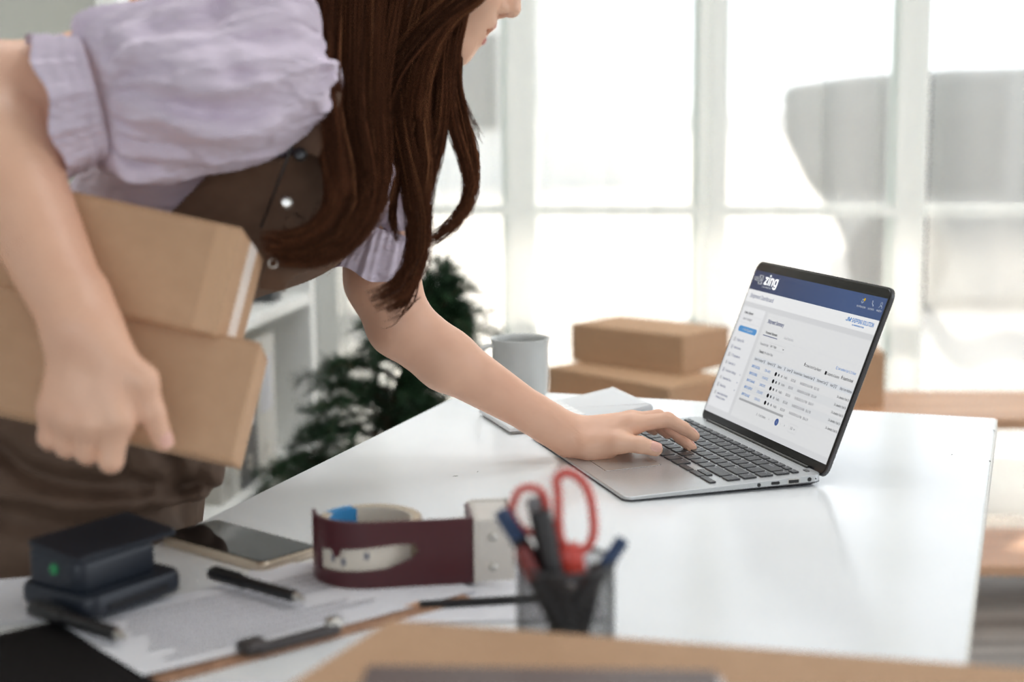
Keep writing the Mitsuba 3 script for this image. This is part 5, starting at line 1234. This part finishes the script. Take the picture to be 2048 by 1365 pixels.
locks = [  # guide, half-width at root and end in metres, strands, core
    (G((1.37, 1.275), (656, -120), (662, 20), (660, 120), (662, 210), (684, 320), (694, 400), (660, 462), (590, 488), (522, 486)), .020, .010, 150, 1),
    (G((1.38, 1.28), (695, -120), (700, 20), (702, 140), (706, 250), (726, 350), (716, 430), (664, 484), (592, 506), (530, 498)), .024, .012, 190, 1),
    (G((1.39, 1.29), (735, -120), (742, 20), (738, 140), (738, 250), (748, 350), (732, 430), (684, 492), (612, 516), (552, 508)), .024, .012, 190, 1),
    (G((1.40, 1.32), (775, -120), (780, 10), (762, 120), (754, 220), (764, 320), (752, 400), (716, 464), (660, 500), (600, 512)), .022, .009, 170, 1),
    (G((1.33, 1.25), (634, -120), (648, 0), (645, 110), (648, 180), (664, 260), (672, 340), (690, 390)), .018, .008, 130, 0),
    (G((1.41, 1.40), (840, -110), (822, -10), (800, 70), (790, 160), (800, 270), (822, 360), (838, 450), (832, 530), (790, 588), (742, 604)), .024, .010, 180, 1),
    (G((1.42, 1.42), (880, -90), (862, 0), (846, 80), (836, 180), (842, 270), (850, 340), (838, 420), (834, 500), (812, 560), (764, 598)), .024, .009, 190, 1),
    (G((1.43, 1.43), (910, -70), (895, 20), (882, 90), (880, 180), (876, 260), (862, 330), (840, 400), (838, 480), (828, 540), (790, 580)), .022, .008, 170, 1),
    (G((1.43, 1.44), (935, -50), (918, 20), (901, 90), (898, 170), (904, 240), (926, 310), (943, 370), (922, 430), (878, 468), (852, 490)), .015, .004, 110, 1),
    (G((1.44, 1.45), (945, -50), (928, 20), (912, 90), (911, 160), (926, 230), (946, 310), (949, 375), (930, 430), (886, 474), (851, 492)), .009, .004, 70, 0),
    (G((1.47, 1.48), (912, 60), (912, 120), (916, 190), (932, 250), (948, 310), (947, 370), (925, 425)), .006, .004, 40, 0),
    (G((1.40, 1.39), (1005, -75), (945, -25), (888, 24), (832, 80), (788, 140), (766, 205), (760, 280)), .016, .012, 120, 0),
    (G((1.40, 1.40), (1030, -62), (972, -22), (912, 22), (868, 85), (844, 160), (838, 240)), .009, .012, 90, 0),
    (G((1.335, 1.262), (648, 150), (654, 250), (668, 345), (664, 418), (622, 466), (562, 484), (528, 482)), .017, .008, 90, 0),
    (G((1.41, 1.41), (820, 240), (806, 320), (790, 390), (786, 440), (800, 482)), .006, .0015, 34, 0),
    (G((1.42, 1.42), (850, 320), (842, 400), (846, 470), (836, 540), (806, 600), (770, 622)), .010, .004, 60, 0),
    (G((1.47, 1.50), (720, -60), (720, 80), (724, 200), (740, 300), (744, 380)), .030, .020, 120, 1),
    (G((1.48, 1.50), (870, -60), (860, 60), (850, 160), (850, 240)), .034, .020, 140, 1)]
def rooted(g):
    """The lock grows from the crown, over the skull, into its guide."""
    P = (g[1] - EYE) / ((g[1] - EYE) @ FW); x = 1024 + FPX * float(P @ RT); d = float((g[1] - EYE) @ FW)
    if 682.5 - FPX * float(P @ UP) > 60: return g
    k = float(np.clip((x - 650) / 310, 0, 1)); far = d > 1.455
    s = .07 if far else -(.055 + .030 * math.sin(math.pi * min(1, .25 + .6 * k)))
    mid = hd(-.178 + .135 * k, .105 + .03 * k, s); top = hd(-.120 + .07 * k, .214, .012 if far else -.014)
    return np.vstack([top, (top + mid) / 2 + unit((top + mid) / 2 - hd(-.085, .12)) * .022, mid, g[1:]])
locks = [(rooted(g), a, b, n, c) for g, a, b, n, c in locks]
sm = [strands(g, a, b, int(n * 2.0), .00050) for g, a, b, n, c in locks] + [strands(g, a * 1.02, b * 1.02, int(n * .22), .0011, .003) for g, a, b, n, c in locks]
# cap of hair over the skull, down to the parting and the temples
def f_cap(p):
    d = d_ell(p, hd(-.088, .128), HAXS, [.103, .085, .102])
    q = (p - HO) @ HAXS.T
    return smax(smax(d, q[:, 0] + .022 + .35 * np.maximum(.14 - q[:, 2], 0), .008), -(q[:, 2] - .035), .01)
obj('hair', cat(sm), 'mat_hair', person, smooth=True, color=np.vstack([m.hair_c for m in sm]), kind='stuff')
obj('hair_mass', cat([core(g, a, b) for g, a, b, n, c in locks if c] + [surf(f_cap, *bounds([hd(-.2, .24, .1), hd(.02, .02, -.1)], .03), .005)]), 'mat_hair_core', person, smooth=True)
fly = []
for pts, d in ((((925, 195), (948, 245), (964, 288)), 1.44), (((790, 330), (770, 420), (700, 500), (640, 555)), 1.38), (((836, 560), (790, 640), (762, 652)), 1.44), (((560, 505), (556, 540), (566, 580)), 1.37), (((840, 590), (800, 622), (776, 640)), 1.42)):
    fly.append(strands(G((d, d), *pts), .003, .004, 8, .0003, .003))
obj('loose_hair', cat(fly), 'mat_hair', person, smooth=True, color=np.vstack([m.hair_c for m in fly]), kind='stuff')
